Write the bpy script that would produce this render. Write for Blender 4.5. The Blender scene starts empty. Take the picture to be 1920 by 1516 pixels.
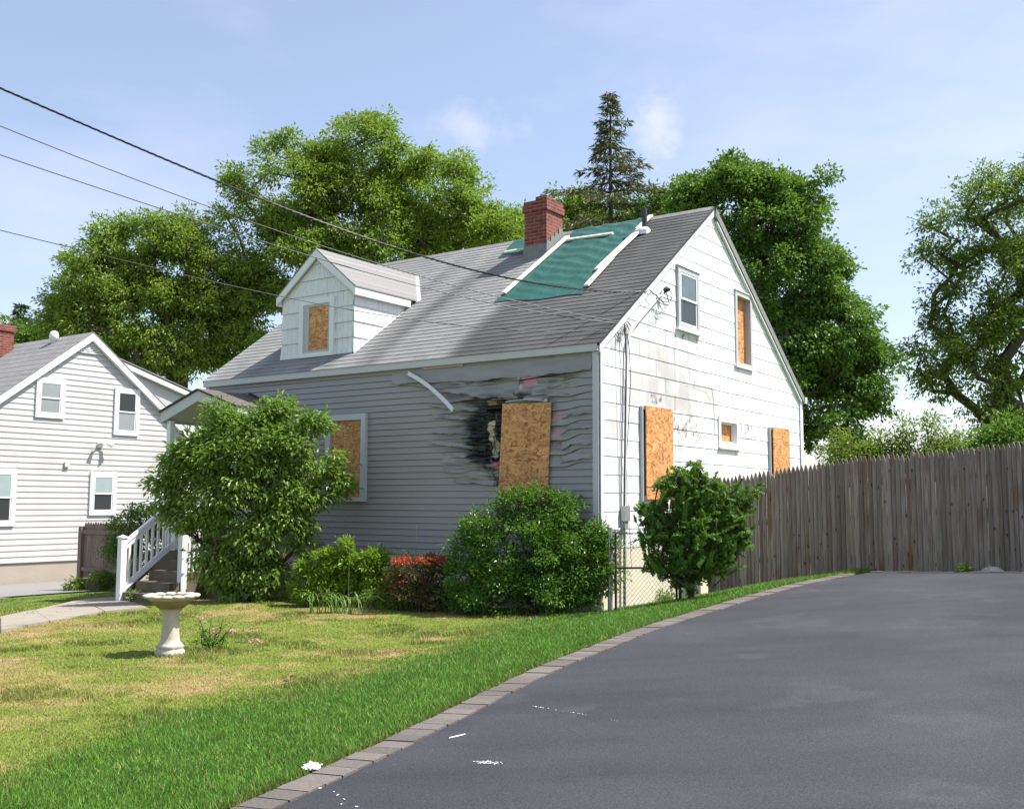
import bpy, math, random, zlib
import numpy as np
from mathutils import Vector, Matrix
R = math.radians
rng = np.random.default_rng(7)
random.seed(7)
S = bpy.context.scene
COL = S.collection
# ------------------------------------------------------------------ camera, sky, sun, exposure
CZ, FPX, PITCH, ROLL = 1.55, 1933.77, 0.0954637, 0.0041484
cam = bpy.data.cameras.new("camera"); camo = bpy.data.objects.new("camera", cam); COL.objects.link(camo)
cam.sensor_width = 36; cam.sensor_fit = 'HORIZONTAL'; cam.lens = FPX / 1920 * 36
cam.clip_start = 0.1; cam.clip_end = 4000
cp, sp, cr, sr = math.cos(PITCH), math.sin(PITCH), math.cos(ROLL), math.sin(ROLL)
FW = np.array([0, cp, sp]); U0 = np.array([0, -sp, cp]); R0 = np.array([1., 0, 0])
RT = cr * R0 + sr * U0; UP = -sr * R0 + cr * U0
m = Matrix.Identity(4)
for i in range(3):
    m[i][0], m[i][1], m[i][2] = RT[i], UP[i], -FW[i]
m[2][3] = CZ
camo.matrix_world = m
S.camera = camo
SUN_EL = 58
w = bpy.data.worlds.new("World"); S.world = w; w.use_nodes = True
nt = w.node_tree; nt.nodes.clear()
wo = nt.nodes.new('ShaderNodeOutputWorld'); bg = nt.nodes.new('ShaderNodeBackground')
sk = nt.nodes.new('ShaderNodeTexSky'); sk.sky_type = 'NISHITA'; sk.sun_disc = False
sk.sun_elevation = R(SUN_EL); sk.sun_rotation = R(90); sk.air_density = 1.0; sk.dust_density = 1.3; sk.ozone_density = 2.0; sk.altitude = 0
tc = nt.nodes.new('ShaderNodeTexCoord'); mp = nt.nodes.new('ShaderNodeMapping'); mp.inputs['Scale'].default_value = (1.3, 1.0, 3.4)
nz = nt.nodes.new('ShaderNodeTexNoise'); nz.inputs['Scale'].default_value = 2.6; nz.inputs['Detail'].default_value = 7; nz.inputs['Roughness'].default_value = .55
rp = nt.nodes.new('ShaderNodeValToRGB'); rp.color_ramp.elements[0].position = .42; rp.color_ramp.elements[1].position = .85
rp.color_ramp.elements[0].color = (.12, .12, .12, 1); rp.color_ramp.elements[1].color = (.42, .42, .42, 1)
mx = nt.nodes.new('ShaderNodeMix'); mx.data_type = 'RGBA'
CLOUD = (5.2, 5.1, 6.0, 1)
L = nt.links
L.new(tc.outputs['Generated'], mp.inputs['Vector']); L.new(mp.outputs['Vector'], nz.inputs['Vector']); L.new(nz.outputs['Fac'], rp.inputs['Fac'])
L.new(rp.outputs['Color'], mx.inputs['Factor']); L.new(sk.outputs['Color'], mx.inputs[6]); mx.inputs[7].default_value = CLOUD
tn = nt.nodes.new('ShaderNodeMix'); tn.data_type = 'RGBA'; tn.blend_type = 'MULTIPLY'; tn.inputs[0].default_value = 1; tn.inputs[7].default_value = (1.03, .985, .955, 1)
prevc = mx.outputs[2]
def raydir(px, py): d = FW * FPX + RT * (px - 960) - UP * (py - 758); return d / np.linalg.norm(d)
nv = nt.nodes.new('ShaderNodeVectorMath'); nv.operation = 'NORMALIZE'; L.new(tc.outputs['Generated'], nv.inputs[0])
n9 = nt.nodes.new('ShaderNodeTexNoise'); n9.inputs['Scale'].default_value = 34; n9.inputs['Detail'].default_value = 7; n9.inputs['Roughness'].default_value = .62; L.new(nv.outputs[0], n9.inputs['Vector'])
for px_, py_, rad_, am in ((1232, 232, .034, .38), (885, 240, .036, .26)):
    sb = nt.nodes.new('ShaderNodeVectorMath'); sb.operation = 'SUBTRACT'; L.new(nv.outputs[0], sb.inputs[0]); sb.inputs[1].default_value = tuple(raydir(px_, py_))
    sc_ = nt.nodes.new('ShaderNodeVectorMath'); sc_.operation = 'MULTIPLY'; L.new(sb.outputs[0], sc_.inputs[0]); sc_.inputs[1].default_value = (1.25, 1.25, .85) if px_ == 1232 else (.8, .8, 1.5)
    ln_ = nt.nodes.new('ShaderNodeVectorMath'); ln_.operation = 'LENGTH'; L.new(sc_.outputs[0], ln_.inputs[0])
    ad_ = nt.nodes.new('ShaderNodeMath'); ad_.operation = 'MULTIPLY_ADD'; L.new(n9.outputs['Fac'], ad_.inputs[0]); ad_.inputs[1].default_value = rad_ * 2.6; L.new(ln_.outputs['Value'], ad_.inputs[2])
    mr = nt.nodes.new('ShaderNodeMapRange'); mr.interpolation_type = 'SMOOTHSTEP'; L.new(ad_.outputs[0], mr.inputs['Value']); mr.inputs['From Min'].default_value = rad_ * 2.5; mr.inputs['From Max'].default_value = rad_ * 1.05; mr.inputs['To Min'].default_value = 0; mr.inputs['To Max'].default_value = am
    m2 = nt.nodes.new('ShaderNodeMix'); m2.data_type = 'RGBA'; L.new(mr.outputs[0], m2.inputs[0]); L.new(prevc, m2.inputs[6]); m2.inputs[7].default_value = (5.4, 5.3, 5.9, 1); prevc = m2.outputs[2]
L.new(prevc, tn.inputs[6]); L.new(tn.outputs[2], bg.inputs['Color']); bg.inputs['Strength'].default_value = 0.122
L.new(bg.outputs['Background'], wo.inputs['Surface'])
sun = bpy.data.lights.new("sun", 'SUN'); sun.energy = 4.8; sun.angle = R(.53); sun.color = (1, .955, .88)
suno = bpy.data.objects.new("sun", sun); COL.objects.link(suno); suno.rotation_euler = (0, R(90 - SUN_EL), 0); suno.location = (30, 0, 40)
S.view_settings.view_transform = 'Standard'; S.view_settings.look = 'None'; S.view_settings.exposure = 0.92; S.view_settings.gamma = 1
S.render.engine = 'CYCLES'
S.cycles.max_bounces = 8; S.cycles.transparent_max_bounces = 8; S.cycles.use_denoising = True

# ------------------------------------------------------------------ frames: house frame (x along the front, y into the lot)
HA = 0.612924775
HC = np.array([1.25124695, 14.7351115, 0.0])
HX = np.array([math.cos(HA), -math.sin(HA), 0]); HY = np.array([math.sin(HA), math.cos(HA), 0])
def wor(p): p = np.asarray(p, float); return HC + HX * p[0] + HY * p[1] + np.array([0, 0, p[2]])
def loc(p): q = np.asarray(p, float) - HC; return np.array([q @ HX, q @ HY, q[2]])
def at(px, py, Y):
    d = FW * FPX + RT * (px - 960) - UP * (py - 758)
    return np.array([0, 0, CZ]) + d * (Y / d[1])
def sstep(a, b, x):
    t = np.clip((np.asarray(x, float) - a) / (b - a), 0, 1); return t * t * (3 - 2 * t)
# value noise
_T = np.random.default_rng(3).random((256, 256))
def vn(x, y):
    x = np.asarray(x, float); y = np.asarray(y, float)
    xi = np.floor(x).astype(int); yi = np.floor(y).astype(int); fx = x - xi; fy = y - yi
    fx = fx * fx * (3 - 2 * fx); fy = fy * fy * (3 - 2 * fy)
    g = lambda a, b: _T[a % 256, b % 256]
    return (g(xi, yi) * (1 - fx) + g(xi + 1, yi) * fx) * (1 - fy) + (g(xi, yi + 1) * (1 - fx) + g(xi + 1, yi + 1) * fx) * fy
def fbm(x, y, o=4):
    s = 0; a = .5; t = 0
    for k in range(o):
        s = s + a * vn(np.asarray(x) * 2 ** k + 17.3 * k, np.asarray(y) * 2 ** k + 9.1 * k); t += a; a *= .5
    return s / t
# ------------------------------------------------------------------ object helpers
def tag(o, label=None, cat=None, group=None, kind=None):
    if label: o['label'] = label
    if cat: o['category'] = cat
    if group: o['group'] = group
    if kind: o['kind'] = kind
    return o
def thing(name, label, cat, base, rot=None, group=None):
    o = bpy.data.objects.new(name, None); COL.objects.link(o); o.empty_display_size = .2
    o.location = Vector(base); o.rotation_euler = (0, 0, -HA if rot is None else rot)
    return tag(o, label, cat, group)
def hthing(name, label, cat, base_local, group=None):
    o = thing(name, label, cat, wor(base_local), None, group); o['_b'] = 0
    del o['_b']; ORG[o.name] = np.array(base_local, float); return o
ORG = {}
def mesh_np(name, V, F, mat, parent=None, smooth=False, colors=None, tint=None, loc_=None, rot=None):
    me = bpy.data.meshes.new(name); V = np.asarray(V, np.float32); n = len(V)
    me.vertices.add(n); me.vertices.foreach_set('co', V.ravel())
    if isinstance(F, np.ndarray):
        k = F.shape[1]; nf = len(F)
        li = F.ravel().astype(np.int32); ls = np.arange(nf, dtype=np.int32) * k
    else:
        nf = len(F); lens = np.array([len(f) for f in F], np.int32)
        li = np.fromiter((i for f in F for i in f), np.int32); ls = np.concatenate([[0], np.cumsum(lens)[:-1]]).astype(np.int32)
    me.loops.add(len(li)); me.loops.foreach_set('vertex_index', li)
    me.polygons.add(nf); me.polygons.foreach_set('loop_start', ls)
    me.polygons.foreach_set('use_smooth', np.full(nf, bool(smooth)))
    if colors is not None:
        a = me.attributes.new('col', 'FLOAT_COLOR', 'POINT')
        c = np.ones((n, 4), np.float32); c[:, :3] = colors; a.data.foreach_set('color', c.ravel())
    if tint is not None:
        a = me.attributes.new('tint', 'FLOAT', 'FACE'); a.data.foreach_set('value', np.asarray(tint, np.float32))
    me.update(calc_edges=True); me.validate()
    me.materials.append(mat)
    o = bpy.data.objects.new(name, me); COL.objects.link(o)
    if parent is not None: o.parent = parent
    if loc_ is not None: o.location = Vector(loc_)
    if rot is not None: o.rotation_euler = (0, 0, rot)
    return o
class MB:
    def __init__(s): s.v = []; s.f = []; s.n = 0
    def add(s, V, F):
        V = [tuple(float(c) for c in p) for p in V]
        s.v += V; s.f += [tuple(i + s.n for i in f) for f in F]; s.n += len(V); return s
    def box(s, x0, x1, y0, y1, z0, z1):
        return s.add([(x0, y0, z0), (x1, y0, z0), (x1, y1, z0), (x0, y1, z0), (x0, y0, z1), (x1, y0, z1), (x1, y1, z1), (x0, y1, z1)],
                     [(0, 3, 2, 1), (4, 5, 6, 7), (0, 1, 5, 4), (1, 2, 6, 5), (2, 3, 7, 6), (3, 0, 4, 7)])
    def slab(s, poly, nrm):   # polygon extruded by the vector nrm
        P = np.array(poly, float); n = len(P); Q = P + np.array(nrm, float)
        F = [tuple(range(n))[::-1], tuple(range(n, 2 * n))] + [(i, (i + 1) % n, n + (i + 1) % n, n + i) for i in range(n)]
        return s.add(list(P) + list(Q), F)
    def bar(s, a, b, wd, th, upv=(0, 0, 1)):  # square bar from a to b
        a = np.array(a, float); b = np.array(b, float); d = b - a; d /= np.linalg.norm(d)
        sd = np.cross(d, np.array(upv, float)); sd /= np.linalg.norm(sd); u = np.cross(sd, d)
        V = [p + sd * sx * wd / 2 + u * uz * th / 2 for p in (a, b) for sx, uz in ((-1, -1), (1, -1), (1, 1), (-1, 1))]
        return s.add(V, [(0, 3, 2, 1), (4, 5, 6, 7), (0, 1, 5, 4), (1, 2, 6, 5), (2, 3, 7, 6), (3, 0, 4, 7)])
    def tube(s, pts, r, n=6):
        P = np.array(pts, float); k = len(P); r = np.broadcast_to(np.array(r, float), (k,))
        T = np.gradient(P, axis=0); T /= np.linalg.norm(T, axis=1)[:, None] + 1e-9
        ref = np.array([0, 0, 1.]) if abs(T[0][2]) < .9 else np.array([1., 0, 0])
        V = []
        for i in range(k):
            a = np.cross(T[i], ref); a /= np.linalg.norm(a) + 1e-9; b = np.cross(a, T[i]); ref = b
            for j in range(n):
                t = 2 * math.pi * j / n; V.append(P[i] + r[i] * (a * math.cos(t) + b * math.sin(t)))
        F = [(i * n + j, i * n + (j + 1) % n, (i + 1) * n + (j + 1) % n, (i + 1) * n + j) for i in range(k - 1) for j in range(n)]
        F += [tuple(range(n))[::-1], tuple((k - 1) * n + j for j in range(n))]
        return s.add(V, F)
    def lathe(s, prof, n=32, c=(0, 0), rad=None):
        V = []; k = len(prof)
        for (r_, z) in prof:
            for j in range(n):
                t = 2 * math.pi * j / n; q = r_ * (rad(t, z) if rad else 1)
                V.append((c[0] + q * math.cos(t), c[1] + q * math.sin(t), z))
        F = [(i * n + j, i * n + (j + 1) % n, (i + 1) * n + (j + 1) % n, (i + 1) * n + j) for i in range(k - 1) for j in range(n)]
        F += [tuple(range(n))[::-1], tuple((k - 1) * n + j for j in range(n))]
        return s.add(V, F)
    def build(s, name, mat, parent=None, smooth=False, off=None, **k):
        V = np.array(s.v, float)
        if off is None: off = ORG.get(parent.name, (0, 0, 0)) if parent is not None and parent.type == 'EMPTY' else (OFF.get(parent.name, (0, 0, 0)) if parent is not None else (0, 0, 0))
        o = mesh_np(name, V - np.array(off, float), s.f, mat, parent, smooth, **k); OFF[o.name] = off
        return o
OFF = {}
def hsolo(mb, name, mat, base_local, label, cat, group=None, smooth=False):  # one-mesh thing in the house frame
    o = mb.build(name, mat, None, smooth, off=base_local, loc_=wor(base_local), rot=-HA)
    return tag(o, label, cat, group)
# ------------------------------------------------------------------ materials
class Mt:
    def __init__(s, name):
        s.m = bpy.data.materials.new(name); s.m.use_nodes = True; s.t = s.m.node_tree
        s.b = s.t.nodes['Principled BSDF']; s.out = s.t.nodes['Material Output']; s._o = None
    def n(s, typ, **k):
        x = s.t.nodes.new('ShaderNode' + typ)
        for a, v in k.items():
            if a.startswith('_'): setattr(x, a[1:], v)
            else: s.put(x.inputs[a.replace('__', ' ')], v)
        return x
    def put(s, sock, v):
        if isinstance(v, bpy.types.NodeSocket): s.t.links.new(v, sock)
        else: sock.default_value = v
    @property
    def obj(s):
        if s._o is None: s._o = s.n('TexCoord').outputs['Object']
        return s._o
    def map(s, scale=(1, 1, 1), rot=(0, 0, 0), vec=None):
        x = s.n('Mapping', Vector=vec or s.obj, Scale=scale, Rotation=rot); return x.outputs[0]
    def noise(s, sc, det=4, rough=.55, vec=None, dist=0):
        return s.n('TexNoise', Vector=vec or s.obj, Scale=sc, Detail=det, Roughness=rough, Distortion=dist).outputs['Fac']
    def ramp(s, fac, stops):
        x = s.n('ValToRGB', Fac=fac); e = x.color_ramp.elements
        while len(e) < len(stops): e.new(.5)
        for el, (p, c) in zip(e, stops):
            el.position = p; el.color = (c, c, c, 1) if isinstance(c, (int, float)) else (*c, 1)
        return x.outputs['Color']
    def mix(s, f, a, b, mode='MIX'):
        x = s.n('Mix', _data_type='RGBA', _blend_type=mode); s.put(x.inputs[0], f)
        for i, v in ((6, a), (7, b)): s.put(x.inputs[i], v if isinstance(v, bpy.types.NodeSocket) else (*v, 1) if len(v) == 3 else v)
        return x.outputs[2]
    def math(s, op, a, b=0.0):
        x = s.n('Math', _operation=op); s.put(x.inputs[0], a); s.put(x.inputs[1], b); return x.outputs[0]
    def sep(s, vec=None):
        return s.n('SeparateXYZ', Vector=vec or s.obj).outputs
    def attr(s, name): return s.n('Attribute', _attribute_name=name)
    def isl(s): return s.n('NewGeometry').outputs['Random Per Island']
    def bump(s, h, dist=.005, strength=1):
        s.put(s.b.inputs['Normal'], s.n('Bump', Height=h, Distance=dist, Strength=strength).outputs[0])
    def col(s, c): s.put(s.b.inputs['Base Color'], c if isinstance(c, bpy.types.NodeSocket) else (*c, 1)); return s
    def rough(s, r): s.put(s.b.inputs['Roughness'], r); return s
    def spec(s, v): s.b.inputs['Specular IOR Level'].default_value = v; return s
def plain(name, c, rough=.6, var=.12, sc=6, bump=0, metal=0):
    x = Mt(name); f = x.noise(sc, 5)
    x.col(x.mix(f, tuple(v * (1 - var) for v in c), tuple(min(1, v * (1 + var)) for v in c))).rough(rough)
    if bump: x.bump(x.noise(sc * 8, 4), bump)
    x.b.inputs['Metallic'].default_value = metal
    return x.m
def leafmat(name, c1, c2, trans=.32, rough=.45, spec=.35):
    x = Mt(name); t = x.attr('tint').outputs['Fac']; c = x.mix(t, c1, c2); x.col(c).rough(rough).spec(spec)
    tr = x.n('BsdfTranslucent', Color=x.mix(.5, c, (.27, .43, .05), 'MIX'))
    ms = x.n('MixShader', Fac=trans); x.t.links.new(x.b.outputs[0], ms.inputs[1]); x.t.links.new(tr.outputs[0], ms.inputs[2])
    x.t.links.new(ms.outputs[0], x.out.inputs['Surface']); return x.m
def vcol(name, rough=.6, bump=0, bs=60, spec=.4):
    x = Mt(name); x.col(x.attr('col').outputs['Color']).rough(rough).spec(spec)
    if bump: x.bump(x.noise(bs, 4), bump)
    return x.m
M = {}
M['white'] = plain('white_paint', (.74, .75, .76), .5, .06, 3)
M['white_old'] = plain('weathered_white_paint', (.66, .66, .66), .6, .22, 5)
M['trimgray'] = plain('pale_grey_trim', (.50, .505, .525), .45, .05, 2)
M['framegray'] = plain('grey_window_trim', (.44, .45, .46), .55, .1, 5)
M['beige'] = plain('beige_soffit', (.52, .50, .43), .7, .06, 3)
M['dark'] = plain('dark_edge', (.035, .035, .037), .8, .3, 10)
M['rakegray'] = plain('weathered_rake', (.20, .20, .20), .75, .5, 14)
M['pipe'] = plain('black_pipe', (.03, .03, .034), .5, .2)
M['cable'] = plain('black_cable', (.02, .02, .022), .55, .2)
M['steel'] = plain('galvanised_steel', (.42, .43, .44), .45, .2, 12, metal=.6)
M['rust'] = plain('rusty_rail', (.05, .045, .042), .7, .4, 18)
M['concrete'] = plain('concrete', (.26, .23, .185), .9, .3, 4, .003)
M['step'] = plain('mossy_step_concrete', (.135, .115, .08), .95, .45, 5, .006)
M['found_n'] = plain('tan_foundation', (.36, .31, .26), .9, .1, 2, .003)
M['found'] = plain('cream_foundation', (.62, .55, .44), .9, .12, 3, .003)
M['batten'] = plain('pale_wood_batten', (.70, .66, .60), .7, .10, 9)
M['pink'] = plain('pink_insulation', (.62, .25, .33), .95, .2, 30, .004)
M['rubber'] = plain('grey_flashing', (.17, .18, .18), .6, .35, 8)
M['bark'] = plain('bark', (.07, .055, .042), .95, .45, 6, .01)
M['stem'] = plain('green_stem', (.12, .17, .05), .8, .3, 8)
M['stone'] = plain('grey_stone', (.33, .31, .28), .9, .3, 12, .01)
M['paper'] = plain('white_paper', (.78, .80, .84), .8, .06, 30)
x = Mt('window_glass'); x.col(x.ramp(x.noise(1.5, 2), [(.3, (.02, .024, .026)), (.7, (.05, .058, .06))])).rough(.06).spec(.8); M['glass'] = x.m
x = Mt('green_reflection_glass'); x.col(x.ramp(x.noise(2.0, 2), [(.3, (.05, .075, .07)), (.7, (.10, .14, .13))])).rough(.08).spec(.8); M['dimglass'] = x.m  # dark green reflection of the upper sash put into the base colour
x = Mt('screen_glass'); x.col((.035, .038, .042)).rough(.35).spec(.6); M['screen'] = x.m
M['blind'] = plain('drawn_blind', (.30, .38, .38), .2, .12, 3)
M['blind2'] = plain('grey_curtain', (.27, .29, .30), .25, .12, 3)
# oriented strand board
def osb(name, tone):
    x = Mt(name); cols = [(.24, .105, .035), (.40, .20, .075), (.50, .28, .115), (.58, .36, .17), (.33, .15, .05)]
    cols = [tuple(c * t for c, t in zip(q, tone)) for q in cols]
    prev = None
    for k, (rot, s1, s2) in enumerate([(.2, 11, 34), (1.2, 11, 32), (-.6, 12, 38), (.75, 11, 34), (-1.15, 12, 36), (.05, 12, 40)]):
        vv = x.map((1, 1, 1), (0, 0, 0))
        sp_ = x.sep(vv); a = x.math('ADD', sp_[0], sp_[1])
        cb = x.n('CombineXYZ', X=a, Y=sp_[2]).outputs[0]
        nzv = x.n('TexNoise', Vector=cb, Scale=5.0, Detail=2).outputs['Color']
        cb = x.n('VectorMath', _operation='MULTIPLY_ADD'); 
        cb.inputs[0].default_value = (.05, .05, 0); x.t.links.new(nzv, cb.inputs[1]); x.t.links.new(x.n('CombineXYZ', X=a, Y=sp_[2]).outputs[0], cb.inputs[2])
        mv = x.map((s1, s2, 1), (0, 0, 0), x.map((1, 1, 1), (0, 0, rot), cb.outputs[0]))
        vo = x.n('TexVoronoi', Vector=mv, Scale=1.0, _voronoi_dimensions='2D'); g = x.n('SeparateColor', Color=vo.outputs['Color']).outputs
        c = x.ramp(g[0], [(0, cols[0]), (.22, cols[1]), (.5, cols[2]), (.8, cols[3]), (1, cols[4])])
        prev = c if prev is None else x.mix(x.math('GREATER_THAN', g[1], .62), prev, c)
    big = x.ramp(x.noise(2.2, 3), [(.3, .78), (.7, 1.1)])
    x.col(x.mix(1.0, prev, big, 'MULTIPLY')).rough(.75)
    return x.m
M['osb'] = osb('shaded_strand_board', (1.28, 1.16, 1.05)); M['osb_sun'] = osb('sunlit_strand_board', (1.25, 1.02, .85))  # same board twice: tone for the shaded front, tone for the sunlit gable
# asphalt shingles
def shingle(name, c, stain):
    x = Mt(name); p = x.sep(); v = x.n('CombineXYZ', X=p[0], Y=x.math('MULTIPLY', p[2], 1.70)).outputs[0]
    br = x.n('TexBrick', Vector=v, Scale=1.0, Mortar__Size=.004, Brick__Width=.305, Row__Height=.143, Color1=(.9, .9, .9, 1), Color2=(1.07, 1.07, 1.07, 1), Mortar=(.6, .6, .6, 1), Mortar__Smooth=.3)
    br.offset = .5
    g = x.ramp(x.noise(160, 2), [(.3, .8), (.7, 1.2)])
    base = x.mix(1.0, x.mix(1.0, c, br.outputs['Color'], 'MULTIPLY'), g, 'MULTIPLY')
    if stain:
        a = x.attr('col').outputs['Color']; base = x.mix(1.0, base, a, 'MULTIPLY')
    x.col(base).rough(.92).spec(.2); x.bump(x.noise(220, 3), .002); return x.m
M['shingle'] = shingle('grey_shingles', (.245, .247, .243), True)
M['shingle2'] = shingle('weathered_shingles', (.23, .225, .225), False)
M['shingle3'] = shingle('brown_grey_shingles', (.13, .115, .105), False)
x = Mt('red_brick'); p = x.sep(); v = x.n('CombineXYZ', X=x.math('ADD', p[0], p[1]), Y=p[2]).outputs[0]
br = x.n('TexBrick', Vector=v, Scale=1.0, Mortar__Size=.005, Brick__Width=.2, Row__Height=.067, Color1=(.15, .030, .020, 1), Color2=(.23, .058, .038, 1), Mortar=(.26, .19, .16, 1), Bias=-.1)
x.col(x.mix(x.ramp(x.noise(4, 5), [(.5, 0), (.75, .75)]), br.outputs['Color'], (.05, .03, .028))).rough(.9); x.bump(br.outputs['Fac'], .004, -1); M['brick'] = x.m
x = Mt('green_tarp'); x.col(x.mix(x.noise(1.6, 3), (.019, .084, .070), (.031, .116, .098))).rough(.6).spec(.25); x.bump(x.noise(3.0, 3, vec=x.map((2.2, .8, .8), (.4, 0, .5))), .05, .5); M['tarp'] = x.m
x = Mt('asphalt')
sp1 = x.noise(85, 3, .7); st = x.noise(1.0, 5, .6, x.map((.30, 1.1, 1), (0, 0, -.55))); bl = x.noise(.55, 4, .6)
c = x.mix(x.ramp(st, [(.3, 0), (.7, 1)]), (.034, .036, .041), (.050, .0525, .059))
c = x.mix(x.ramp(bl, [(.50, 0), (.66, .3)]), c, (.070, .073, .082))
c = x.mix(x.ramp(x.noise(.9, 3, .5, x.map((1, 1, 1), (0, 0, .4))), [(.60, 0), (.66, .25), (.70, 0)]), c, (.088, .09, .098))
c = x.mix(1.0, c, x.ramp(sp1, [(.32, .68), (.5, .97), (.68, 1.4)]), 'MULTIPLY')
c = x.mix(x.ramp(x.noise(24, 2, .5), [(.74, 0), (.78, .5)]), c, (.12, .11, .09))
c = x.mix(1.0, c, (.99, .99, 1.0), 'MULTIPLY')
x.col(c).rough(.9).spec(.2); x.bump(x.noise(120, 3), .006, .8); M['asphalt'] = x.m
M['asphalt_old'] = plain('old_asphalt', (.20, .19, .19), .95, .2, 3, .003)
x = Mt('paver'); i_ = x.isl(); x.col(x.mix(1.0, x.mix(i_, (.088, .077, .070), (.140, .123, .111)), x.ramp(x.noise(60, 3), [(.3, .8), (.7, 1.2)]), 'MULTIPLY')).rough(.9); x.bump(x.noise(150, 3), .003); M['paver'] = x.m
x = Mt('weathered_pickets'); i_ = x.isl()
p = x.map((28, 28, 1.1)); gr = x.noise(2.0, 6, .65, p)
c = x.mix(i_, (.175, .145, .115), (.31, .268, .228))
c = x.mix(1.0, c, x.ramp(gr, [(.25, .45), (.75, 1.35)]), 'MULTIPLY')
c = x.mix(x.math('MULTIPLY', x.ramp(x.noise(1.3, 3, .5, x.map((3, 3, .9))), [(.50, 0), (.68, .8)]), x.ramp(x.math('FRACT', x.math('MULTIPLY', i_, 7.13)), [(.45, 0), (.6, 1)])), c, (.165, .085, .045))
vo = x.n('TexVoronoi', Vector=x.map((9, 9, 4.2)), Scale=1.0); c = x.mix(x.ramp(vo.outputs['Distance'], [(.07, .92), (.14, 0)]), c, (.02, .016, .014))
x.col(c).rough(.95).spec(.15); x.bump(gr, .004); M['picket'] = x.m
x = Mt('brown_boards'); i_ = x.isl(); gr = x.noise(2.0, 6, .65, x.map((20, 20, 1.2)))
x.col(x.mix(1.0, x.mix(i_, (.17, .115, .085), (.27, .20, .16)), x.ramp(gr, [(.25, .55), (.75, 1.3)]), 'MULTIPLY')).rough(.9); M['board'] = x.m
M['siding'] = vcol('vinyl_siding', .38, .0015, 40, .4); M['asbestos'] = vcol('painted_wall_shingle', .7, .002, 70, .3)
x = Mt('white_siding_far'); x.col(x.ramp(x.noise(1.2, 3), [(.3, (.455, .45, .455)), (.7, (.50, .495, .50))])).rough(.45); M['siding_n'] = x.m
x = Mt('white_wood_shingle'); gr = x.noise(1.0, 5, .6, x.map((38, 38, .8)))
x.col(x.mix(1.0, (.74, .75, .77), x.ramp(gr, [(.28, .72), (.5, 1.0)]), 'MULTIPLY')).rough(.65); x.bump(gr, .006); M['woodshingle'] = x.m
M['lawn'] = vcol('lawn_soil', .95, .02, 45, .1); M['blade'] = None
x = Mt('grass_blades'); c = x.attr('col').outputs['Color']; x.col(c).rough(.55).spec(.25)
tr = x.n('BsdfTranslucent', Color=c); ms = x.n('MixShader', Fac=.3); x.t.links.new(x.b.outputs[0], ms.inputs[1]); x.t.links.new(tr.outputs[0], ms.inputs[2]); x.t.links.new(ms.outputs[0], x.out.inputs['Surface']); M['blade'] = x.m
x = Mt('bath_stone'); z = x.sep()[2]
c = x.mix(x.noise(9, 5), (.33, .30, .245), (.54, .50, .43)); c = x.mix(x.math('MULTIPLY', x.ramp(z, [(.44, 0), (.47, 1), (.545, 1), (.575, 0)]), x.ramp(x.noise(7, 4), [(.25, .5), (.65, .95)])), c, (.17, .12, .045))
x.col(c).rough(.9); x.bump(x.noise(50, 4), .003); M['bath'] = x.m
M['oak'] = leafmat('oak_leaves', (.105, .180, .022), (.29, .40, .058), .38)
M['maple'] = leafmat('maple_leaves', (.046, .118, .018), (.14, .26, .038), .32)
M['elm'] = leafmat('elm_leaves', (.075, .13, .020), (.22, .30, .045), .36)
M['spruce'] = leafmat('spruce_needles', (.042, .050, .026), (.17, .145, .065), .15)
M['pine'] = leafmat('pine_needles', (.03, .05, .03), (.07, .09, .05), .08)
M['dogwood'] = leafmat('dogwood_leaves', (.070, .155, .022), (.25, .37, .060), .38, .40, .4)
M['holly'] = leafmat('holly_leaves', (.036, .115, .012), (.14, .29, .036), .34, .34, .5)
M['azalea'] = leafmat('azalea_leaves', (.10, .21, .014), (.27, .40, .032), .42)
M['yew'] = leafmat('yew_needles', (.032, .105, .013), (.16, .32, .032), .36, .45)
M['redshrub'] = leafmat('barberry_leaves', (.075, .028, .022), (.12, .14, .03), .25)
M['flower'] = leafmat('red_blossom', (.50, .020, .030), (.66, .07, .075), .3)
M['pinkpetal'] = leafmat('pink_petals', (.6, .22, .32), (.72, .42, .48), .3)
M['lily'] = leafmat('lily_leaves', (.10, .19, .05), (.21, .32, .10), .35)
M['weed'] = leafmat('weed_leaves', (.08, .15, .02), (.22, .29, .04), .34)

# ------------------------------------------------------------------ terrain
KERB = np.array([(-6.5, -5.5), (-4., 0), (-2.45, 3.3), (-1.4, 5.4), (-.96, 6.24), (-.45, 7.39), (.19, 8.86), (1.34, 10.89), (2.96, 13.14), (3.98, 14.38), (5.06, 15.31), (9.5, 19.2), (60, 63)])
def kdist(X, Y):
    X = np.asarray(X, float); Y = np.asarray(Y, float); best = np.full(X.shape, 1e9); sgn = np.ones(X.shape)
    for a, b in zip(KERB[:-1], KERB[1:]):
        d = b - a; L2 = d @ d; t = np.clip(((X - a[0]) * d[0] + (Y - a[1]) * d[1]) / L2, 0, 1)
        ex = X - a[0] - t * d[0]; ey = Y - a[1] - t * d[1]; q = np.hypot(ex, ey); cr_ = d[0] * ey - d[1] * ex
        k = q < best; best = np.where(k, q, best); sgn = np.where(k, np.sign(cr_), sgn)
    return best * sgn       # > 0 on the lawn
def zplane(X, Y): return .0606 * (np.asarray(X) + 1.4) + .0167 * (np.asarray(Y) - 5.3)
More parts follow.
